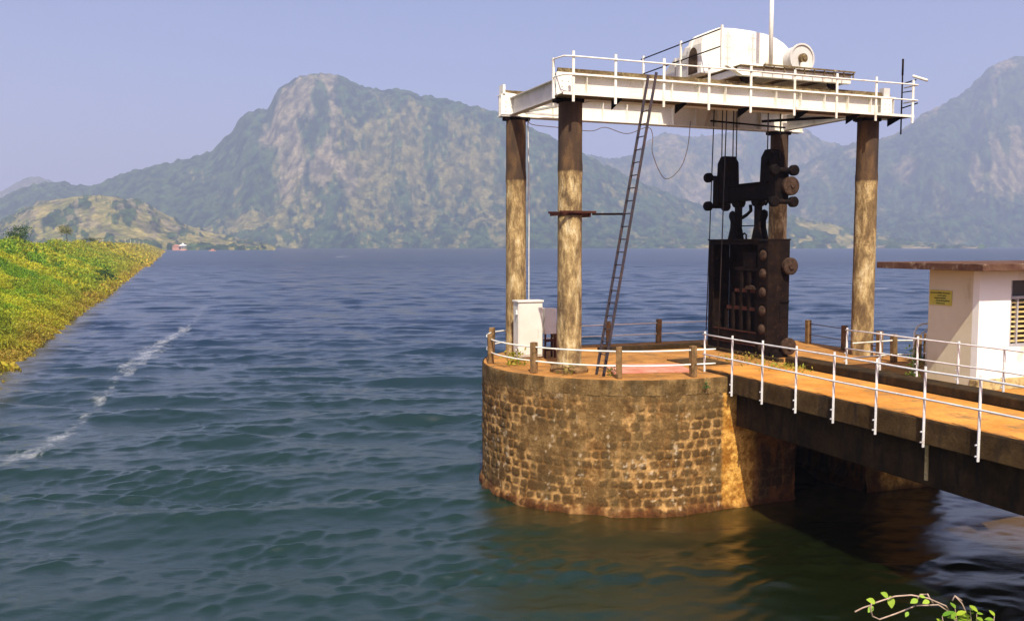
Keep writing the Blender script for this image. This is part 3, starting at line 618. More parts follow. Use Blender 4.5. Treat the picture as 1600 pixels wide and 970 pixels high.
# ---------------------------------------------------------------- gantry columns
TC = 11.4
for (a_, b2, lab, r_) in ((0, 0, 'nearest concrete column, the one wearing a rusty clamp beside the ladder', .345), (-.08, 4.0, 'concrete column behind the cream cabinet at the left end of the gantry', .325),
                    (10.68, 0, 'concrete column at the right end nearest the hut and fence', .345), (10.28, 4.0, 'far concrete column half hidden behind the hanging gate', .325)):
    n = 28; zs = np.linspace(DK - .05, TC, 40); P = np.zeros((len(zs), n, 3)); c0 = L(a_, b2)
    for i, z_ in enumerate(zs):
        for k in range(n):
            th = 2 * math.pi * k / n; rad = r_ * (1.03 - .05 * (z_ - DK) / 7.6) + .012 * (fbm(np.array([th * 1.2 + a_]), np.array([z_ * 1.3]), 3, 5)[0] - .5) + (.012 if abs(z_ - 9.5) < .15 else 0)
            P[i, k] = (c0.x + rad * math.cos(th), c0.y + rad * math.sin(th), z_)
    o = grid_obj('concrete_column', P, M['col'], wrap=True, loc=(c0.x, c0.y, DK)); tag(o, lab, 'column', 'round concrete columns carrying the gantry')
    if b2 == 0 and a_ == 0:
        pf = MB().lathe(L(a_, b2, DK - .02), Z, [(0, .55), (.10, .56), (.17, .50), (.19, .37)], 30); tag(pf.build('column_footing', 'post'), 'round mossy footing under the nearest column', 'footing')

# ---------------------------------------------------------------- gantry frame
gan = thing('gantry', 'white steel gantry of plate girders resting on four columns', 'gantry', L(5.4, 2, TC))
def girder(y_, t0, t1, side):
    g_ = MB(); g_.box(t0, t1, y_ - .012, y_ + .012, 11.55, 12.17)
    for s in np.arange(t0 + .03, t1, (t1 - t0 - .06) / 13.0): g_.box(s - .008, s + .008, y_ - .15, y_ - .0125, 11.552, 12.168).box(s - .008, s + .008, y_ + .0125, y_ + .15, 11.552, 12.168)
    g_.box(t0 - .01, t0 + .015, y_ - .2, y_ + .2, 11.53, 12.2) if False else None
    g = g_.build('girder', 'white', gan)
    MB().box(t0, t1, y_ - .19, y_ + .19, 11.51, 11.549).build('flange', 'white', g, .004)
    MB().box(t0, t1, y_ - .19, y_ + .19, 12.171, 12.21).build('flange', 'white', g, .004)
    MB().box(t0 + .1, t1 - .1, y_ - .06, y_ + .06, 12.212, 12.30).box(t0 + .1, t1 - .1, y_ - .03, y_ + .03, 12.30, 12.36).build('crane_rail', 'rail_top', g)
    return g
gF = girder(0, -.5, 11.62, -1); gR = girder(4.0, -.65, 11.2, 1)
# bolted end plates
for (a_, y_, b2) in ((-.53, 0, -.04), (11.0, 0, 11.45), (-.68, 4.0, -.2)):
    ep = MB(); ep.box(min(a_, b2), max(a_, b2), y_ - .215, y_ - .194, 11.56, 12.17)
    for zz in (11.68, 11.83, 11.98):
        for tt_ in (.35, .75): x_ = lerp(a_, b2, tt_); ep.cyl(L(x_, y_ - .235, zz), L(x_, y_ - .215, zz), .022, n=8)
    ep.build('end_plate', 'white', gan)
for (a_, y_) in ((0, 0), (10.68, 0), (0, 4.0), (10.28, 4.0)):
    MB().box(a_ - .32, a_ + .32, y_ - .26, y_ + .26, TC, 11.508).box(a_ - .5, a_ - .33, y_ - .15, y_ + .15, TC + .0, 11.507).build('bearing', 'rust_dark', gan, .01)
for a_ in (-.25, 10.45):
    cbm = MB(); cbm.box(a_ - .01, a_ + .01, .2, 3.8, 11.58, 12.08).box(a_ - .12, a_ + .12, .2, 3.8, 11.555, 11.579).box(a_ - .12, a_ + .12, .2, 3.8, 12.081, 12.105); cbm.build('cross_beam', 'grey_paint', gan)
MB().bar(L(.1, 3.6, 11.62), L(2.1, 3.85, 11.62), .08, .06).bar(L(1.0, .25, 11.6), L(-.1, 3.4, 11.6), .08, .06).build('brace', 'grey_paint', gan)
MB().bar(L(8.3, 2.4, 11.60), L(10.3, .3, 11.60), .10, .08).bar(L(6.4, 2.6, 11.55), L(10.2, 3.6, 11.62), .07, .05).build('brace', 'rust_dark', gan)
# walkway on the outer side with its brackets
wk = MB(); wk.box(-.6, 11.78, -.80, -.20, 11.50, 11.535).build('walkway_floor', 'rail_top', gan)
MB().box(-.6, 11.78, -.84, -.802, 11.485, 11.56).build('walkway_edge', 'white', gan)
for a_ in (1.2, 3.3, 5.5, 7.6, 9.6, 11.3):
    MB().prism([L(a_, -.18, 11.5), L(a_, -.8, 11.495), L(a_, -.8, 11.45), L(a_, -.18, 11.25)], U * .02).build('bracket', 'rust_dark', gan)
PT = [-.31, .98, 2.52, 4.02, 5.47, 7.05, 8.64, 10.18, 11.68]
rl = bpy.data.objects.new('walkway_railing', None); C.objects.link(rl); rl.parent = gan; rl.location = L(5.5, -.8, 11.3) - gan.location
for a_ in PT: MB().box(a_ - .035, a_ + .035, -.872, -.842, 11.30, 12.66).build('post', 'white', rl)
MB().box(-.68, -.62, -.30, -.24, 11.45, 12.55).build('post', 'white', rl); MB().box(-.66, -.62, 2.2, 2.25, 12.0, 12.9).build('post', 'white', rl) if False else None
for z_ in (12.51, 12.02):
    MB().tube([L(-.65, -.20, z_), L(-.65, -.45, z_), L(-.58, -.83, z_), L(-.31, -.89, z_)] + [L(a_, -.89, z_) for a_ in PT[1:-1]] + [L(11.68, -.89, z_), L(11.85, -.89, z_), L(11.85, -.3, z_)], .022).build('rail', 'white', rl)
# rear girder end upstand and rails
MB().box(-.62, -.54, 3.75, 4.1, 12.211, 12.5).prism([L(-.62, 3.9, 12.2), L(-.1, 3.9, 12.2), L(-.1, 3.9, 12.24), L(-.62, 3.9, 12.30)], V * .05).build('end_stop', 'white', gan)
MB().box(11.2, 11.45, -.1, .1, 12.21, 12.5).build('end_stop', 'grey_paint', gan)
# service pole at right end
pole = MB(); pole.cyl(L(11.72, -.35, 11.0), L(11.72, -.35, 13.4), .024, n=12).cyl(L(11.72, -.35, 12.9), L(11.72, -.35, 13.42), .032, n=12)
pole.bar(L(11.72, -.35, 12.62), L(12.1, -.55, 12.75), .04, .04).bar(L(11.75, -.35, 11.85), L(12.15, -.6, 12.0), .03, .04).bar(L(11.75, -.35, 12.35), L(12.05, -.5, 12.40), .03, .03)
tag(pole.build('service_pole', 'rust_brown'), 'thin rusty pole clamped to the right end of the gantry', 'pole')
fl = MB(); fl.bar(L(11.88, -.62, 12.84), L(12.18, -.95, 12.66), .22, .06); tag(fl.build('floodlight', 'white', None, .01), 'small white floodlight tilted down at the right end of the gantry railing', 'lamp')

# ---------------------------------------------------------------- hoist trolley on top
tro = thing('hoist_trolley', 'white hoist trolley with large drum and gear cover on the gantry', 'hoist', L(7.6, 2, 12.36))
ZF = 12.52
fr_ = MB()
for y_ in (-.12, 3.9): fr_.box(5.55, 9.75, y_ - .08, y_ + .08, ZF, ZF + .26)
for a_ in (5.55, 7.1, 8.3, 9.62): fr_.box(a_, a_ + .12, -.038, 3.818, ZF + .03, ZF + .24)
fr_.build('frame', 'white', tro, .008)
MB().box(5.5, 9.8, -.3, 4.1, ZF + .262, ZF + .30).build('floor_plate', 'rail_top', tro)
gr = MB()
for a_ in np.arange(6.3, 9.8, .38): gr.box(a_, a_ + .03, -.33, -.302, ZF + .12, ZF + .34)
gr.box(6.3, 9.78, -.36, -.332, ZF + .31, ZF + .36); gr.build('kick_board', 'rail_top', tro)
for a_ in (5.9, 9.2):
    for y_ in (0, 4.0): MB().lathe(L(a_, y_ - .06, 12.36 + .16), V, [(0, .18), (.02, .19), (.04, .16), (.11, .16), (.12, .19)], 20).build('wheel', 'rust_brown', tro)
MB().bar(L(5.0, -.25, ZF + .25), L(5.55, -.25, ZF - .0), .16, .05).build('rail_sweeper', 'white', tro)
def cover(prof, y_a, y_b, name, m, par):
    p = MB().prism([L(a_, y_a, z_) for a_, z_ in prof], V * (y_b - y_a)); return p.build(name, m, par, .03)
ZB = ZF + .30
hood = [(5.15, ZB), (5.15, 13.75), (5.22, 13.95), (5.4, 14.13), (5.8, 14.28), (6.4, 14.30), (7.0, 14.28), (7.6, 14.22), (8.0, 14.12), (8.3, 13.98), (8.55, 13.78), (8.68, 13.55), (8.55, 13.50)]
for a_ in np.linspace(R(70), R(180), 9): hood.append((8.05 + .62 * math.cos(a_), ZB + .02 + .72 * math.sin(a_)))
hood.append((7.43, ZB))
cover([(8.75, 13.30) if False else p for p in hood], 1.3, 1.85, 'gear_cover', 'white', tro)
MB().prism([L(a_, 1.9, z_) for a_, z_ in [(8.05 + .66 * math.cos(q), ZB + .02 + .76 * math.sin(q)) for q in np.linspace(0, math.pi, 12)]], V * .02).build('opening_stand_in', 'dark_in', tro)  # dark sheet standing in for the shade inside the gear cover
def drum(a_, y_a, y_b, r_, m1, m2):
    d = MB().lathe(L(a_, y_a, ZB + .10 + r_), V, [(.05, r_ * .80), (.05, r_ * .93), (0.0, r_ * .95), (0.0, r_ + .03), (.06, r_ + .03), (.065, r_ - .02), (y_b - y_a - .065, r_ - .02), (y_b - y_a - .06, r_ + .03), (y_b - y_a, r_ + .03)], 40)
    o = d.build('drum', m1, tro); MB().lathe(L(a_, y_a + .045, ZB + .10 + r_), V * -1, [(0, r_ * .93), (.006, r_ * .93)], 40).build('end_disc', m2, o)
    MB().lathe(L(a_, y_a - .03, ZB + .10 + r_), V * -1, [(-.07, .15), (.04, .15), (.05, .08), (.10, .06)], 16).build('hub', 'rail_top', o)
    return o
drum(8.45, .55, 1.9, .45, 'grey_paint', 'grey_paint')
sm_ = MB()
for a_ in (6.1, 7.05): sm_.box(a_, a_ + .05, 1.285, 1.299, ZB + .02, 14.18)
for z_ in (13.0, 13.35, 13.7, 14.05):
    for a_ in (6.06, 6.19, 7.01, 7.14): sm_.cyl(L(a_, 1.28, z_), L(a_, 1.299, z_), .016, n=8)
sm_.box(5.2, 7.40, 1.27, 1.299, ZB + .0, ZB + .07); sm_.build('cover_seams', 'grey_paint', tro)
brg = MB().prism([L(8.25, .40, ZB), L(8.66, .40, ZB), L(8.58, .40, ZB + .40), L(8.33, .40, ZB + .40)], V * .1); brg.build('drum_bearing', 'white', tro, .01)
cover([p for p in hood if p[1] > 13.45 or p[0] < 6] + [(8.6, ZB)], 1.93, 2.15, 'gear_cover', 'white', tro)
bl = MB().lathe(L(8.0, 1.0, ZB + .45), V, [(0, .40), (.5, .42), (.85, .42)], 30); bl.build('brake_wheel', 'white', tro)
dm_ = MB().lathe(L(6.9, .9, ZB - .02), Z, [(0, .48), (.08, .46), (.2, .38), (.30, .22), (.34, .05)], 24); dm_.build('domed_housing', 'white', tro)
cover([(5.17, ZB), (5.17, 13.55), (5.26, 13.82), (5.5, 13.98), (6.6, 14.0), (6.6, ZB)], 2.16, 2.52, 'gear_cover', 'grey_paint', tro)
op_ = [(1.52, ZB + .05), (2.02, ZB + .05)] + [(1.77 + .25 * math.cos(q), 13.35 + .35 * math.sin(q)) for q in np.linspace(0, math.pi, 9)]
MB().prism([L(5.145, q[0], q[1]) for q in op_], U * -.02).build('opening_stand_in', 'bark', tro)
MB().box(5.15, 5.24, 2.60, 2.80, ZB - .15, 13.55).build('side_plate', 'white', tro)
MB().prism([L(5.2, 2.98, ZB - .2), L(5.2, 2.98, 13.60), L(5.2, 3.85, 13.08), L(5.2, 3.85, ZB - .2)], U * .9).build('motor_cover', 'grey_paint', tro)
# railing on trolley's left
for y_ in (.0, 2.3, 4.75): MB().box(4.98, 5.04, y_ - .03, y_ + .03, 12.75, 14.0).build('rail_post', 'white', tro)
for z_ in (13.90, 13.38): MB().tube([L(5.01, -.02, z_), L(5.01, 4.9, z_)], .022).build('handrail', 'rust_brown', tro)
mp = MB().cyl(L(6.95, .2, ZB), L(6.95, .2, 16.2), .065, n=16); mp.lathe(L(6.95, .2, ZB), Z, [(0, .16), (.03, .16), (.04, .07)], 16)
tag(mp.build('mast_pole', 'white'), 'tall plain white pole rising from the hoist out of the picture', 'pole')

# ---------------------------------------------------------------- lifting beam, ropes
lb = thing('lifting_beam', 'dark steel lifting beam with pulley housings, rollers and twin hooks', 'lifting beam', L(7.65, 2.15, 7.6))
MB().box(7.45, 7.85, .85, 3.45, 8.95, 9.42).box(7.36, 7.94, .8, 3.5, 9.42, 9.46).box(7.36, 7.94, .8, 3.5, 8.90, 8.945).build('beam', 'rust_dark', lb, .01)
for y_ in (.92, 3.38):
    pr = [(y_ - .36, 8.85), (y_ + .36, 8.85), (y_ + .35, 9.6), (y_ + .31, 10.25), (y_ + .22, 10.36), (y_ + .12, 10.48), (y_ - .12, 10.48), (y_ - .22, 10.36), (y_ - .31, 10.25), (y_ - .35, 9.6)]
    MB().prism([L(7.42, p[0], p[1]) for p in pr], U * .46).build('pulley_housing', 'rust_dark', lb, .02)
    MB().lathe(L(7.40, y_, 10.1), U * -1, [(0, .12), (.05, .12), (.06, .05)], 14).build('bolt', 'rust_dark', lb)
for sgn, y_ in ((-1, .42), (1, 3.92)):
    MB().box(7.40, 7.92, min(y_, y_ + sgn * -.35), max(y_, y_ - sgn * .35), 8.80, 9.75).build('roller_bracket', 'rust_dark', lb, .01)
    for zz in (8.78, 9.78):
        for a_ in (7.28, 8.02):
            MB().lathe(L(a_, y_ + sgn * .10 - .09, zz), V, [(0, .13), (.02, .17), (.16, .17), (.18, .13)], 20).build('roller', 'rust_dark', lb)
        MB().cyl(L(7.2, y_ + sgn * .10, zz), L(8.1, y_ + sgn * .10, zz), .08, n=12).build('axle', 'rust_dark', lb)
    MB().lathe(L(7.90, y_ + sgn * .02, 9.28), V * sgn, [(0, .26), (.03, .30), (.15, .30), (.17, .26), (.18, .07), (.22, .06)], 28).build('wheel', 'rust_light' if sgn < 0 else 'rust_dark', lb)
# shackles and hooks
for y_, s in ((2.72, 1), (1.62, -1)):
    MB().cyl(L(7.5, y_, 8.88), L(7.8, y_, 8.88), .20, n=20).build('pin_boss', 'rust_dark', lb)
    MB().box(7.56, 7.74, y_ - .11, y_ + .11, 7.95, 8.9).build('hanger', 'rust_dark', lb, .02)
    hk = MB()
    prf = [(-.34, 7.56), (.34, 7.56), (.17, 8.0), (.16, 8.2), (.28, 8.38), (.24, 8.52), (.06, 8.58), (-.10, 8.52), (-.16, 8.36), (-.14, 8.05), (-.20, 7.95)]
    hk.prism([L(7.50, y_ + s * a_ * .85 + s * .12, z_) for a_, z_ in prf], U * .07); hk.prism([L(7.72, y_ + s * a_ * .85 + s * .12, z_) for a_, z_ in prf], U * .07)
    hk.build('hook', 'rust_dark', lb, .01)
MB().tube([L(7.65, 2.05, 8.75), L(7.65, 2.02, 8.55), L(7.65, 2.25, 8.42), L(7.65, 2.5, 8.33)], .06).tube([L(7.65, 1.25, 8.72), L(7.65, 1.05, 8.9), L(7.65, .95, 8.85)], .045).build('latch_arm', 'rust_dark', lb)
MB().cyl(L(7.65, 1.65, 8.05), L(7.65, 2.8, 8.05), .018, n=8).build('tie_rod', 'rust_dark', lb)
rps = [(7.30, 4.05, DK + .6), (7.5, 3.55, 10.35), (7.75, 3.25, 10.4), (7.8, 3.12, 10.35), (7.62, 1.15, 10.35), (7.7, .62, 10.2), (6.9, 2.7, DK)]
ropelab = ['leftmost long wire rope hanging in front of the gate down to the deck', 'wire rope running up from the left side of the left pulley housing', 'wire rope running up from the middle of the left pulley housing',
           'wire rope running up from the right side of the left pulley housing', 'wire rope running up from the left side of the right pulley housing', 'short wire rope running up from the right side of the right pulley housing', 'wire rope crossing the front of the gate right of the leftmost rope']
for (a_, b2, z_), lab in zip(rps, ropelab):
    top = (a_, b2, 12.5) if z_ > 8 else (a_ + .1, b2 - .15, 12.5)
    tag(MB().tube([L(*top), L((a_ + top[0]) / 2, (b2 + top[1]) / 2, (z_ + 12.5) / 2), L(a_, b2, z_)], .019, 6).build('wire_rope', 'cable'), lab, 'rope', 'wire ropes hanging from the hoist')

# ---------------------------------------------------------------- sluice gate
ga = thing('sluice_gate', 'rusty roller gate panel standing on the deck under the gantry', 'gate', L(7.65, 2.15, 3.55))
t0, t1, y0, y1, z0, z1 = 7.2, 8.1, .48, 3.82, 3.60, 7.56
MB().box(t1 - .04, t1, y0 + .042, y1 - .042, z0 + .0, z1 - .002).build('skin_plate', 'rust_brown', ga)
MB().box(t0 + .02, t1 - .042, y0, y0 + .04, z0, z1).box(t0, t0 + .04, y0 + .03, y0 + .50, z0, z1 - .042).build('side_frame', 'rust_brown', ga)
MB().box(t0 + .02, t1 - .042, y1 - .04, y1, z0, z1).box(t0, t0 + .04, y1 - .30, y1 - .03, z0, z1 - .042).build('side_frame', 'rust_brown', ga)
MB().box(t0 - .03, t1, y0 - .02, y1 + .02, z1, z1 + .04).box(t0, t0 + .04, y0 + .502, y1 - .302, z1 - .14, z1 - .002).build('top_beam', 'rust_brown', ga, .004)
MB().box(t0, t0 + .05, y0 + .502, y1 - .302, z0, z0 + .95).box(t0, t1 - .042, y0 + .05, y1 - .05, z0 - .04, z0 - .002).build('bottom_beam', 'rust_brown', ga, .006)
MB().box(t0 - .02, t0 - .001, y0 + .55, y1 - .35, z0 + .48, z0 + .52).box(t0 - .02, t0 - .001, y0 + .55, y1 - .35, z0 + .90, z0 + .94).build('rib', 'rust_red', ga)
for z_ in (z0 + 1.62, z0 + 2.22, z0 + 2.95): MB().box(t0 + .10, t0 + .45, y0 + .50, y1 - 1.45 + (.25 if z_ < 5.5 else -.2) + .2, z_, z_ + .11).build('girder', 'rust_red' if z_ < 5.9 else 'rust_brown', ga, .004)
for y_, zt_ in ((.56, 2.9), (.98, 2.9), (1.42, 2.9), (1.86, 2.2), (2.25, 1.6)): MB().box(t0 + .08, t0 + .16, y0 + y_ + .05, y0 + y_ + .17, z0 + .952, z0 + zt_).build('stiffener', 'rust_brown', ga, .004)
MB().box(t0 + .12, t0 + .5, y0 + .75, y0 + 1.45, z0 + 3.061, z0 + 3.55).build('bracket_box', 'rust_brown', ga, .01)
MB().prism([L(t0 + .02, y0 + .62 + q[0], z0 + 2.335 + q[1]) for q in ((0, 0), (.62, 0), (.55, .1), (.35, .14), (.12, .10))], U * .1).build('silt_heap', 'rust_light', ga)
for i in range(6):                                     # rollers in the front corner
    z_ = z0 + .42 + i * .60
    MB().lathe(L(t0 + .04, y0 + .23, z_ + .05), U * -1, [(-.25, .19), (-.04, .20), (.03, .19), (.10, .12), (.12, .04)], 24).build('roller', 'rust_light', ga)
    MB().box(t0 - .02, t0 - .001, y0 + .08, y0 + .38, z_ + .27, z_ + .32).build('roller_guard', 'rust_brown', ga)
for z_ in (z0 + .52, z0 + 3.12):                     # guide wheels on both sides
    for sgn, y_ in ((-1, y0 - .03), (1, y1 + .03)):
        a_ = t1 - .12
        MB().lathe(L(a_, y_, z_), V * sgn, [(-.02, .10), (.03, .26), (.05, .28), (.15, .28), (.17, .25), (.175, .11), (.22, .10), (.23, .04)], 30).build('guide_wheel', 'rust_light' if sgn < 0 else 'rust_dark', ga)
MB().box(t0 + .10, t1 - .1, y0 - .10, y0 - .001, z0 - .02, z0 + .35).build('side_bracket', 'rust_dark', ga, .01)
MB().box(t0 + .5, t1 - .05, y0 - .05, y0 - .001, z0 + 1.95, z0 + 2.0).box(t0 + .5, t1 - .05, y0 - .012, y0 - .001, z0 + 1.45, z0 + 1.97).build('side_bracket', 'rust_dark', ga)
MB().tube([L(t0 + .3, 2.05, z1 + .04), L(t0 + .3, 2.05, z1 + .18), L(t0 + .3, 2.15, z1 + .24), L(t0 + .3, 2.25, z1 + .18), L(t0 + .3, 2.25, z1 + .04)], .03).build('lifting_eye', 'rust_dark', ga)

# ---------------------------------------------------------------- ladder, clamp, cables
lad = thing('ladder', 'tall dark ladder leaning against the gantry walkway', 'ladder', L(.35, -1.12, DK))
A0, A1 = (.42, 3.79), (1.98, 12.15)
for y_ in (-1.36, -.92): MB().bar(L(A0[0], y_ + (.0), A0[1]), L(A1[0], y_, A1[1]), .03, .075).build('stile', 'blue_steel', lad)
for i in range(21):
    f = (i + .6) / 23.5; a_ = lerp(A0[0], A1[0], f); z_ = lerp(A0[1], A1[1], f); MB().cyl(L(a_, -1.36, z_), L(a_, -.92, z_), .016, n=8).build('rung', 'blue_steel', lad)
cl = MB(); cl.box(-.48, .62, -.44, -.36, 8.30, 8.36).box(-.48, .62, .36, .44, 8.30, 8.36).bar(L(-.42, -.4, 8.28), L(-.42, .4, 8.28), .05, .10).bar(L(.45, -.4, 8.26), L(.45, .4, 8.26), .05, .14)
cl.lathe(L(0, 0, 8.24), Z, [(0, .372), (.09, .372)], 28)
tag(cl.build('column_clamp', 'rust_red'), 'rusty steel clamp bolted round the nearest column', 'clamp')
tag(MB().bar(L(.5, -.42, 8.27), L(1.28, -.90, 8.27), .05, .06).build('stay_bar', 'rust_brown'), 'rusty bar tying the clamp to the ladder', 'bar')
def wire(pts, label, r_=.013, m='wire_brown', n=6):
    P = []; V3 = [Vector(L(*p)) for p in pts]
    for i in range(len(V3) - 1):
        p0, p1, p2, p3 = V3[max(i - 1, 0)], V3[i], V3[i + 1], V3[min(i + 2, len(V3) - 1)]
        for k in range(n): u = k / n; P.append(.5 * ((2 * p1) + (p2 - p0) * u + (2 * p0 - 5 * p1 + 4 * p2 - p3) * u * u + (3 * p1 - p0 - 3 * p2 + p3) * u ** 3))
    P.append(V3[-1]); return tag(MB().tube(P, r_, 6).build('cable', m), label, 'cable')
wire([(.25, 3.7, 11.45), (.35, 3.7, 11.28), (1.2, 3.65, 11.22), (2.4, 3.6, 11.15), (2.9, 3.5, 11.28), (3.6, 3.3, 11.08), (4.2, 3.0, 11.28), (4.35, 2.9, 11.0), (4.3, 2.8, 10.4), (4.7, 2.7, 9.6), (5.2, 2.6, 9.9), (5.5, 2.6, 10.6), (5.6, 2.6, 11.5)], 'loose cable sagging below the rear girder and looping by the ladder')
wire([(.30, 3.9, 11.4), (.34, 3.9, 9), (.33, 3.88, 7), (.34, 3.9, 5.3)], 'thin white conduit down the column behind the cabinet', .018, 'rail_paint')
wire([(11.08, 0.0, 11.4), (11.06, .02, 8), (11.08, 0, 5)], 'thin cable running down the column at the right end', .012)

# ---------------------------------------------------------------- cabinets
cb_ = thing('control_cabinet', 'tall cream metal control cabinet at the round end of the pier', 'cabinet', L(-.15, 2.8, DK))
ca0, ca1 = -.50, .33; cy0, cy1 = 2.72, 3.15
MB().box(ca0, ca1, cy0, cy1, DK + .10, 5.60).build('body', 'cabinet', cb_, .015)
MB().box(ca0 - .03, ca1 + .03, cy0 - .04, cy1 + .03, 5.602, 5.66).build('lid', 'cabinet', cb_, .012)
MB().box(ca0 + .03, ca1 - .03, cy0 - .022, cy0 - .002, DK + .16, 5.55).build('door', 'cabinet', cb_, .006)
MB().box(ca0 - .06, ca0 - .001, cy0 + .06, cy0 + .12, 5.22, 5.36).cyl(L(ca0 - .01, cy0 + .1, 4.1), L(ca0 - .06, cy0 + .1, 4.1), .03).build('handle', 'rail_paint', cb_)
MB().box(ca0 + .03, ca1 - .03, cy0 + .03, cy1 - .03, DK, DK + .098).build('plinth', 'post', cb_)
c2 = thing('junction_box', 'smaller grey box on a rusty stand behind the cream cabinet', 'cabinet', L(.7, 3.1, DK))
MB().box(.50, .92, 2.95, 3.3, 4.55, 5.38).build('body', 'grey_paint', c2, .01)
st_ = MB(); [st_.bar(L(a_, b2, DK), L(a_, b2, 4.549), .05, .05, U) for a_ in (.54, .88) for b2 in (2.99, 3.26)]
for zz in (4.0, 4.3): st_.box(.52, .9, 2.96, 3.0, zz, zz + .07)
st_.build('stand', 'rust_red', c2)

# ---------------------------------------------------------------- small plants on the concrete
def tuft(name, label, c, n, size, spread, height, c1, c2_, cat='plant', up=1.0):
    c = np.array(c); cen = c + rng.normal(size=(n, 3)) * np.array([spread, spread, 0]); cen[:, 2] = c[2] + height * rng.random(n) ** 1.2
    v, q = quads(cen, size * rng.uniform(.6, 1.4, n), up=up, aspect=.4); k = rng.random((n, 1)); col = np.array(c1) * (1 - k) + np.array(c2_) * k
    # short stems so every leaf stands on something
    nb = max(4, n // 6); b0 = c + rng.normal(size=(nb, 3)) * np.array([spread * .6, spread * .6, 0]); b0[:, 2] = c[2] - .02
    t_ = b0 + rng.normal(size=(nb, 3)) * spread * .5; t_[:, 2] = c[2] + height * rng.uniform(.5, 1, nb); s_ = np.cross(t_ - b0, rng.normal(size=(nb, 3))); s_ /= np.linalg.norm(s_, axis=1)[:, None]; s_ *= .008
    v2 = np.stack([b0 - s_, b0 + s_, t_ + s_ * .4, t_ - s_ * .4], 1).reshape(-1, 3)
    o = leaf_obj(name, np.concatenate([v, v2]), np.concatenate([q, np.arange(4 * nb).reshape(-1, 4) + len(v)]), np.concatenate([col, np.tile(np.array(c1) * .7, (nb, 1))]), loc=tuple(c)); return tag(o, label, cat)
tuft('weed_tuft', 'yellow green weeds growing at the foot of the cream cabinet', L(-.95, 1.9, DK), 130, .13, .22, .42, (.40, .32, .03), (.16, .22, .02))
tuft('weed_tuft', 'weeds sprouting from the mossy footing of the nearest column', L(-.25, -.55, DK + .02), 60, .09, .16, .28, (.30, .26, .04), (.10, .14, .02))
tuft('weed_tuft', 'small green plant beside the foot of the ladder', L(.75, -1.25, DK), 40, .09, .08, .3, (.25, .26, .03), (.10, .2, .02))
tuft('weed_tuft', 'low weeds on the bridge floor below the bottom wheel of the gate', L(6.0, -2.2, DK + .07), 240, .10, .42, .13, (.42, .34, .05), (.20, .24, .02))
tuft('weed_tuft', 'dry grass at the foot of the gate behind the pipe railing', L(6.2, .3, DK), 120, .12, .5, .16, (.40, .28, .06), (.22, .22, .03))
tuft('green_bush', 'low green bush in front of the water between column and hut', L(10.4, -3.1, DK), 110, .13, .26, .34, (.05, .11, .012), (.14, .18, .02))
tuft('climbing_weed', 'green weed climbing beside the rear corner of the hut', L(7.75, -5.1, DK + .1), 70, .10, .09, .9, (.09, .17, .02), (.18, .24, .03))
tuft('wall_fern', 'tiny green fern growing from the pier coping below the bridge railing', L(2.9, FR - .10, 3.52), 30, .08, .05, .16, (.03, .13, .03), (.10, .2, .05))

# ---------------------------------------------------------------- leafy sprig and vine close to the camera, rooted in the near bank
def leafshape(p, d, n, ln, wd):
    """one broad leaf as a folded strip"""
    d = Vector(d).normalized(); n = Vector(n).normalized(); s_ = d.cross(n).normalized(); n = s_.cross(d)
    pr = [(0, .02), (.15, .6), (.4, 1), (.65, .85), (.85, .45), (1, .02)]; vs = []
    for f, w in pr:
        c = Vector(p) + d * ln * f - n * ln * .18 * f * f; vs += [c - s_ * wd * w / 2 + n * wd * .12 * w, c, c + s_ * wd * w / 2 + n * wd * .12 * w]
    fs = []
    for i in range(len(pr) - 1):
        for k in (0, 1): fs.append((i * 3 + k, i * 3 + k + 1, i * 3 + k + 4, i * 3 + k + 3))
    return vs, fs
def leaves_obj(name, leaves, parent, c1, c2_):
    vv, ff, cc = [], [], []
    for (p, d, n, ln, wd) in leaves:
        v, f = leafshape(p, d, n, ln, wd); k = len(vv); vv += [tuple(x) for x in v]; ff += [tuple(i + k for i in q) for q in f]
        u = random.random(); cc += [tuple(c1[j] * (1 - u) + c2_[j] * u for j in range(3))] * len(v)
    me = bpy.data.meshes.new(name); o = bpy.data.objects.new(name, me); C.objects.link(o); off = np.array(parent_off(parent))
    raw_mesh(me, np.array(vv) - off, np.array(ff), True); me.materials.append(M['leaf']); set_col(me, np.array(cc)); o.parent = parent; return o
def near(x, y, d):      # world point at distance d along the sight line of a photo position
    a_ = (x - 800) / 1400; b_ = (485 - y) / 1400; v = Vector((a_, CP + b_ * SP, -SP + b_ * CP)); return Vector((0, 0, EYE)) + v * d
DV = 5.2
vine = thing('vine', 'thin arching vine with a few pale green leaves over the dark water', 'vine', near(1500, 1150, DV + .2))
st = MB()
def smooth_path(pts, d=DV): return [near(x, y, d + dz) for x, y, dz in pts]
paths = [[(1530, 1120, .3), (1505, 990, .15), (1478, 946, .0), (1450, 934, -.05), (1424, 929, -.1), (1398, 931, -.1), (1383, 936, -.12), (1368, 941, -.15)],
         [(1520, 1100, .2), (1490, 960, .1), (1466, 944, .05), (1430, 946, 0), (1400, 958, -.05), (1374, 967, -.1), (1363, 962, -.12), (1360, 950, -.15), (1362, 942, -.15)],
         [(1430, 947, 0), (1434, 935, -.05), (1438, 928, -.05), (1447, 928, 0)], [(1458, 942, 0), (1452, 933, 0), (1449, 927, 0)], [(1360, 945, -.14), (1348, 949, -.16), (1336, 955, -.2)]]
for p in paths: st.tube(smooth_path(p), .0045, 5)
st.build('stem', 'vine', vine)
sprig = thing('leafy_sprig', 'bright green leafy sprig poking up at the lower right edge', 'plant', near(1515, 1180, DV + .1))
lv_ = []
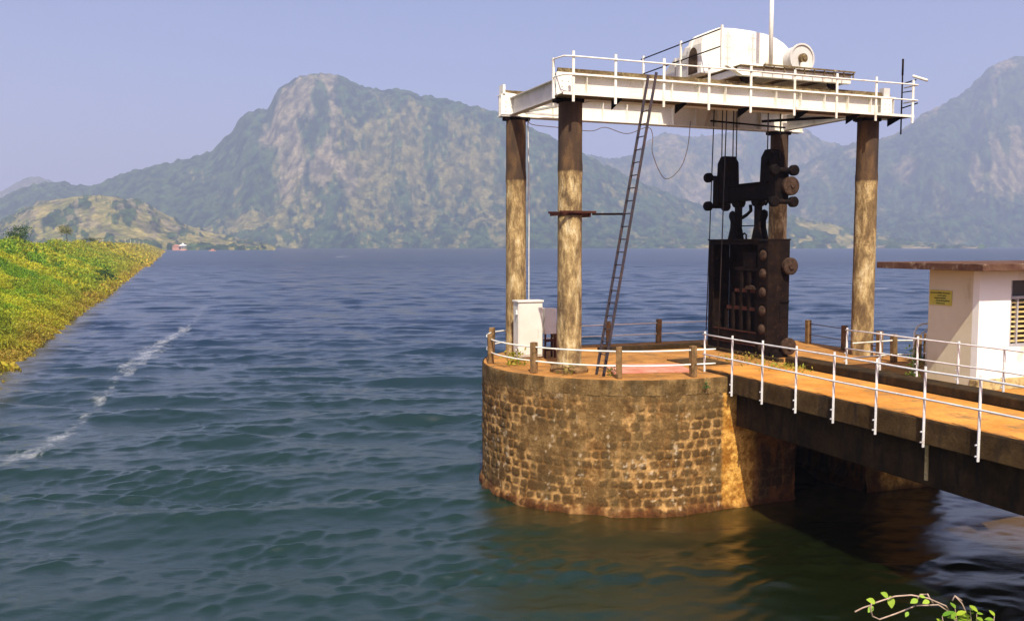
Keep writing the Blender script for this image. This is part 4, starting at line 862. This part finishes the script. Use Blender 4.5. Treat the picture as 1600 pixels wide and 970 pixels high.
for x, y, dx, dy, ln in ((1368, 941, -15, -7, .06), (1364, 946, -6, 8, .05), (1388, 932, -13, -9, .055), (1391, 930, 2, 14, .068), (1434, 936, -12, 5, .052), (1452, 938, -10, 3, .048), (1436, 930, 13, 3, .035), (1419, 955, -5, 10, .035)):
    p = near(x, y, DV - .08); q = near(x + dx, y + dy, DV - .10); lv_.append((p, q - p, Vector((random.uniform(-.3, .3), -.8, .8)), ln, ln * .62))
for one in lv_: leaves_obj('leaf', [one], vine, (.36, .50, .05), (.25, .42, .04))
ss = MB(); lv2 = []
for x0, y0_, x1_, y1_ in ((1520, 1120, 1521, 945), (1540, 1120, 1530, 958), (1505, 1110, 1487, 950), (1530, 1130, 1548, 962), (1510, 1140, 1508, 966), (1495, 1130, 1478, 962), (1535, 1130, 1565, 985)):
    P = [near(lerp(x0, x1_, f) + 6 * math.sin(f * 5 + x0), lerp(y0_, y1_, f), DV + .15 - .2 * f) for f in np.linspace(0, 1, 8)]; ss.tube(P, [.006 - .0006 * i for i in range(8)], 5)
    for f in np.linspace(.30, 1, 22):
        i = min(int(f * 7), 6); c = P[i].lerp(P[i + 1], f * 7 - i); an = random.uniform(0, 6.28); d = Vector((math.cos(an), math.sin(an) * .7, random.uniform(-.2, .7)))
        ln = random.uniform(.04, .075); lv2.append((c, d, Vector((random.uniform(-.4, .4), -.4, 1)), ln, ln * random.uniform(.4, .6)))
ss.tube([near(1512, 962, DV), near(1503, 942, DV), near(1492, 930, DV)], .004, 5).tube([near(1503, 938, DV), near(1492, 930, DV), near(1488, 938, DV)], .004, 5)
ss.build('stem', 'vine', sprig)
leaves_obj('foliage', lv2, sprig, (.36, .46, .03), (.11, .26, .02))

# ---------------------------------------------------------------- trees and bushes on the dam, far bits
def tree(name, label, base, h, cw, n, c1, c2_, trunk_h=.35, cat='tree', leaf=.25, group=None):
    r = thing(name, label, cat, base, group); base = Vector(base)
    tk = MB(); tk.tube([base + Vector((0, 0, -.3)), base + Vector((.05 * h, 0, h * .3)), base + Vector((.02 * h, .02 * h, h * .62))], [h * .03, h * .022, h * .010], 7)
    for k in range(6):
        an = k * 1.05 + .4; s_ = base + Vector((.04 * h, 0, h * (trunk_h + .06 * k))); tk.tube([s_, s_ + Vector((math.cos(an) * cw * .3, math.sin(an) * cw * .3, h * .12))], [h * .012, h * .005], 5)
    tk.build('trunk', 'bark', r)
    cl_ = []
    for k in range(14):
        an = random.uniform(0, 6.28); rd = cw * .5 * random.random() ** .6; cl_.append((base.x + math.cos(an) * rd, base.y + math.sin(an) * rd, base.z + h * random.uniform(trunk_h, .95)))
    cl_ = np.array(cl_); ii = rng.integers(0, 14, n); cen = cl_[ii] + rng.normal(size=(n, 3)) * np.array([cw * .13, cw * .13, h * .09]); cen[:, 2] = np.clip(cen[:, 2], base.z + .02, None)
    tn = rng.random(14)[ii][:, None]; col = (np.array(c1) * (1 - tn) + np.array(c2_) * tn) * rng.uniform(.7, 1.3, (n, 1))
    v, q = quads(cen, leaf * rng.uniform(.6, 1.4, n), up=.2, aspect=.6); leaf_obj('crown', v, q, col, parent=r); return r
def crest(d, w): p = dam_pt(np.array(float(d)), np.array(float(w))); return (float(p[0]), float(p[1]), float(p[2]))
tree('dark_bush', 'dark green bushy tree on the dam crest at the left edge of the picture', crest(128, 17), 3.9, 3.4, 2600, (.02, .07, .012), (.06, .13, .02), .12, 'bush')
tree('small_tree', 'small bare trunked tree with flat crown on the dam crest', crest(240, 20), 5.8, 4.2, 800, (.16, .18, .05), (.22, .22, .08), .72, 'tree', .35)
tree('dark_bush', 'dark bush on the crest just right of the small tree', crest(330, 20), 3.2, 6.5, 900, (.05, .08, .02), (.09, .12, .03), .1, 'bush', .4)
tree('dark_bush', 'very low dark bush at the extreme left of the dam crest', crest(112, 19), 2.6, 3.6, 1300, (.04, .08, .015), (.09, .13, .02), .1, 'bush')
tree('water_shrub', 'dark green shrub low on the dam slope close to the water', crest(122, 2.2), 2.0, 3.6, 1400, (.02, .07, .01), (.05, .11, .015), .05, 'shrub', .3)
for i, d_ in enumerate((560, 640, 720, 820, 940)):
    wh = ('nearest', 'second nearest', 'middle', 'second farthest', 'farthest')[i]
    pl_ = MB(); c = Vector(crest(d_, 18)); pl_.cyl(c - Z * .3, c + Z * 4.2, .12, .09, n=8)
    tag(pl_.build('marker_post', 'wall_cream'), wh + ' of the five thin pale marker posts along the dam crest', 'post', 'marker posts along the dam crest')
# little white tower at the far end of the dam
tw = near(286, 388.2, 1240); tw.z = 0
k_ = thing('lakeside_pavilion', 'tiny white pavilion with pointed roof at the far end of the dam', 'pavilion', tw)
b_ = MB(); b_.cyl(tw - Z * 2, tw + Z * 1.6, 5.5, 5.0, n=16); b_.build('base', 'terracotta', k_)
b_ = MB(); [b_.cyl(tw + Vector((math.cos(q) * 2.5, math.sin(q) * 2.5, 1.6)), tw + Vector((math.cos(q) * 2.5, math.sin(q) * 2.5, 6.4)), .35, n=8) for q in np.arange(0, 6.28, 1.047)]; b_.build('pillars', 'wall_white', k_)
MB().lathe(tw + Z * 6.4, Z, [(0, 5.2), (.8, 5.0), (2.0, 1.6), (4.0, .3)], 16).build('roof', 'wall_white', k_)
hq = near(276, 386, 1265); hq.z = .5
k_ = thing('red_house', 'tiny reddish house left of the white pavilion at the far end of the dam', 'house', hq)
def wbox(mb, c, sx_, sy_, z0_, z1_): mb.add([(c.x + x * sx_, c.y + y * sy_, z) for z in (z0_, z1_) for x, y in ((-1, -1), (1, -1), (1, 1), (-1, 1))], [(3, 2, 1, 0), (4, 5, 6, 7), (0, 1, 5, 4), (1, 2, 6, 5), (2, 3, 7, 6), (3, 0, 4, 7)]); return mb
wbox(MB(), hq, 4.5, 4, -1, 5.5).build('wall', 'terracotta', k_)
MB().prism([(hq.x - 5.2, hq.y - 4.6, 5.51), (hq.x + 5.2, hq.y - 4.6, 5.51), (hq.x, hq.y - 4.6, 8.4)], (0, 9.2, 0)).build('roof', 'terracotta', k_)
bt = near(332, 390.2, 1120); bt.z = .3
k_ = MB(); k_.prism([(bt.x - 4, bt.y, -.3), (bt.x + 4, bt.y, -.3), (bt.x + 5, bt.y, .9), (bt.x - 5, bt.y, .9)], (0, 2, 0)); k_.prism([(bt.x - 2, bt.y + .3, .9), (bt.x + 2, bt.y + .3, .9), (bt.x + 1.8, bt.y + .3, 2.4), (bt.x - 1.8, bt.y + .3, 2.4)], (0, 1.4, 0))
tag(k_.build('boat', 'terracotta'), 'tiny reddish boat far out near the left shore', 'boat')

# ---------------------------------------------------------------- haze
hzb = bpy.data.meshes.new('haze'); ho = bpy.data.objects.new('haze', hzb); C.objects.link(ho)
x0, x1, y0, y1, z0, z1 = -12100, 12100, -3100, 14100, -6, 760
hzb.from_pydata([(x, y, z) for z in (z0, z1) for x, y in ((x0, y0), (x1, y0), (x1, y1), (x0, y1))], [], [(3, 2, 1, 0), (4, 5, 6, 7), (0, 1, 5, 4), (1, 2, 6, 5), (2, 3, 7, 6), (3, 0, 4, 7)])
m = bpy.data.materials.new('haze'); m.use_nodes = True; t = m.node_tree; t.nodes.remove(t.nodes['Principled BSDF'])
pv = t.nodes.new('ShaderNodeVolumePrincipled'); pv.inputs['Density'].default_value = .00027; pv.inputs['Color'].default_value = (.53, .61, .86, 1); pv.inputs['Anisotropy'].default_value = .1
t.links.new(pv.outputs[0], [n for n in t.nodes if n.type == 'OUTPUT_MATERIAL'][0].inputs['Volume']); hzb.materials.append(m)
tag(ho, 'pale blue haze over the lake and the mountains', 'haze', kind='stuff')
SC.cycles.volume_bounces = 1
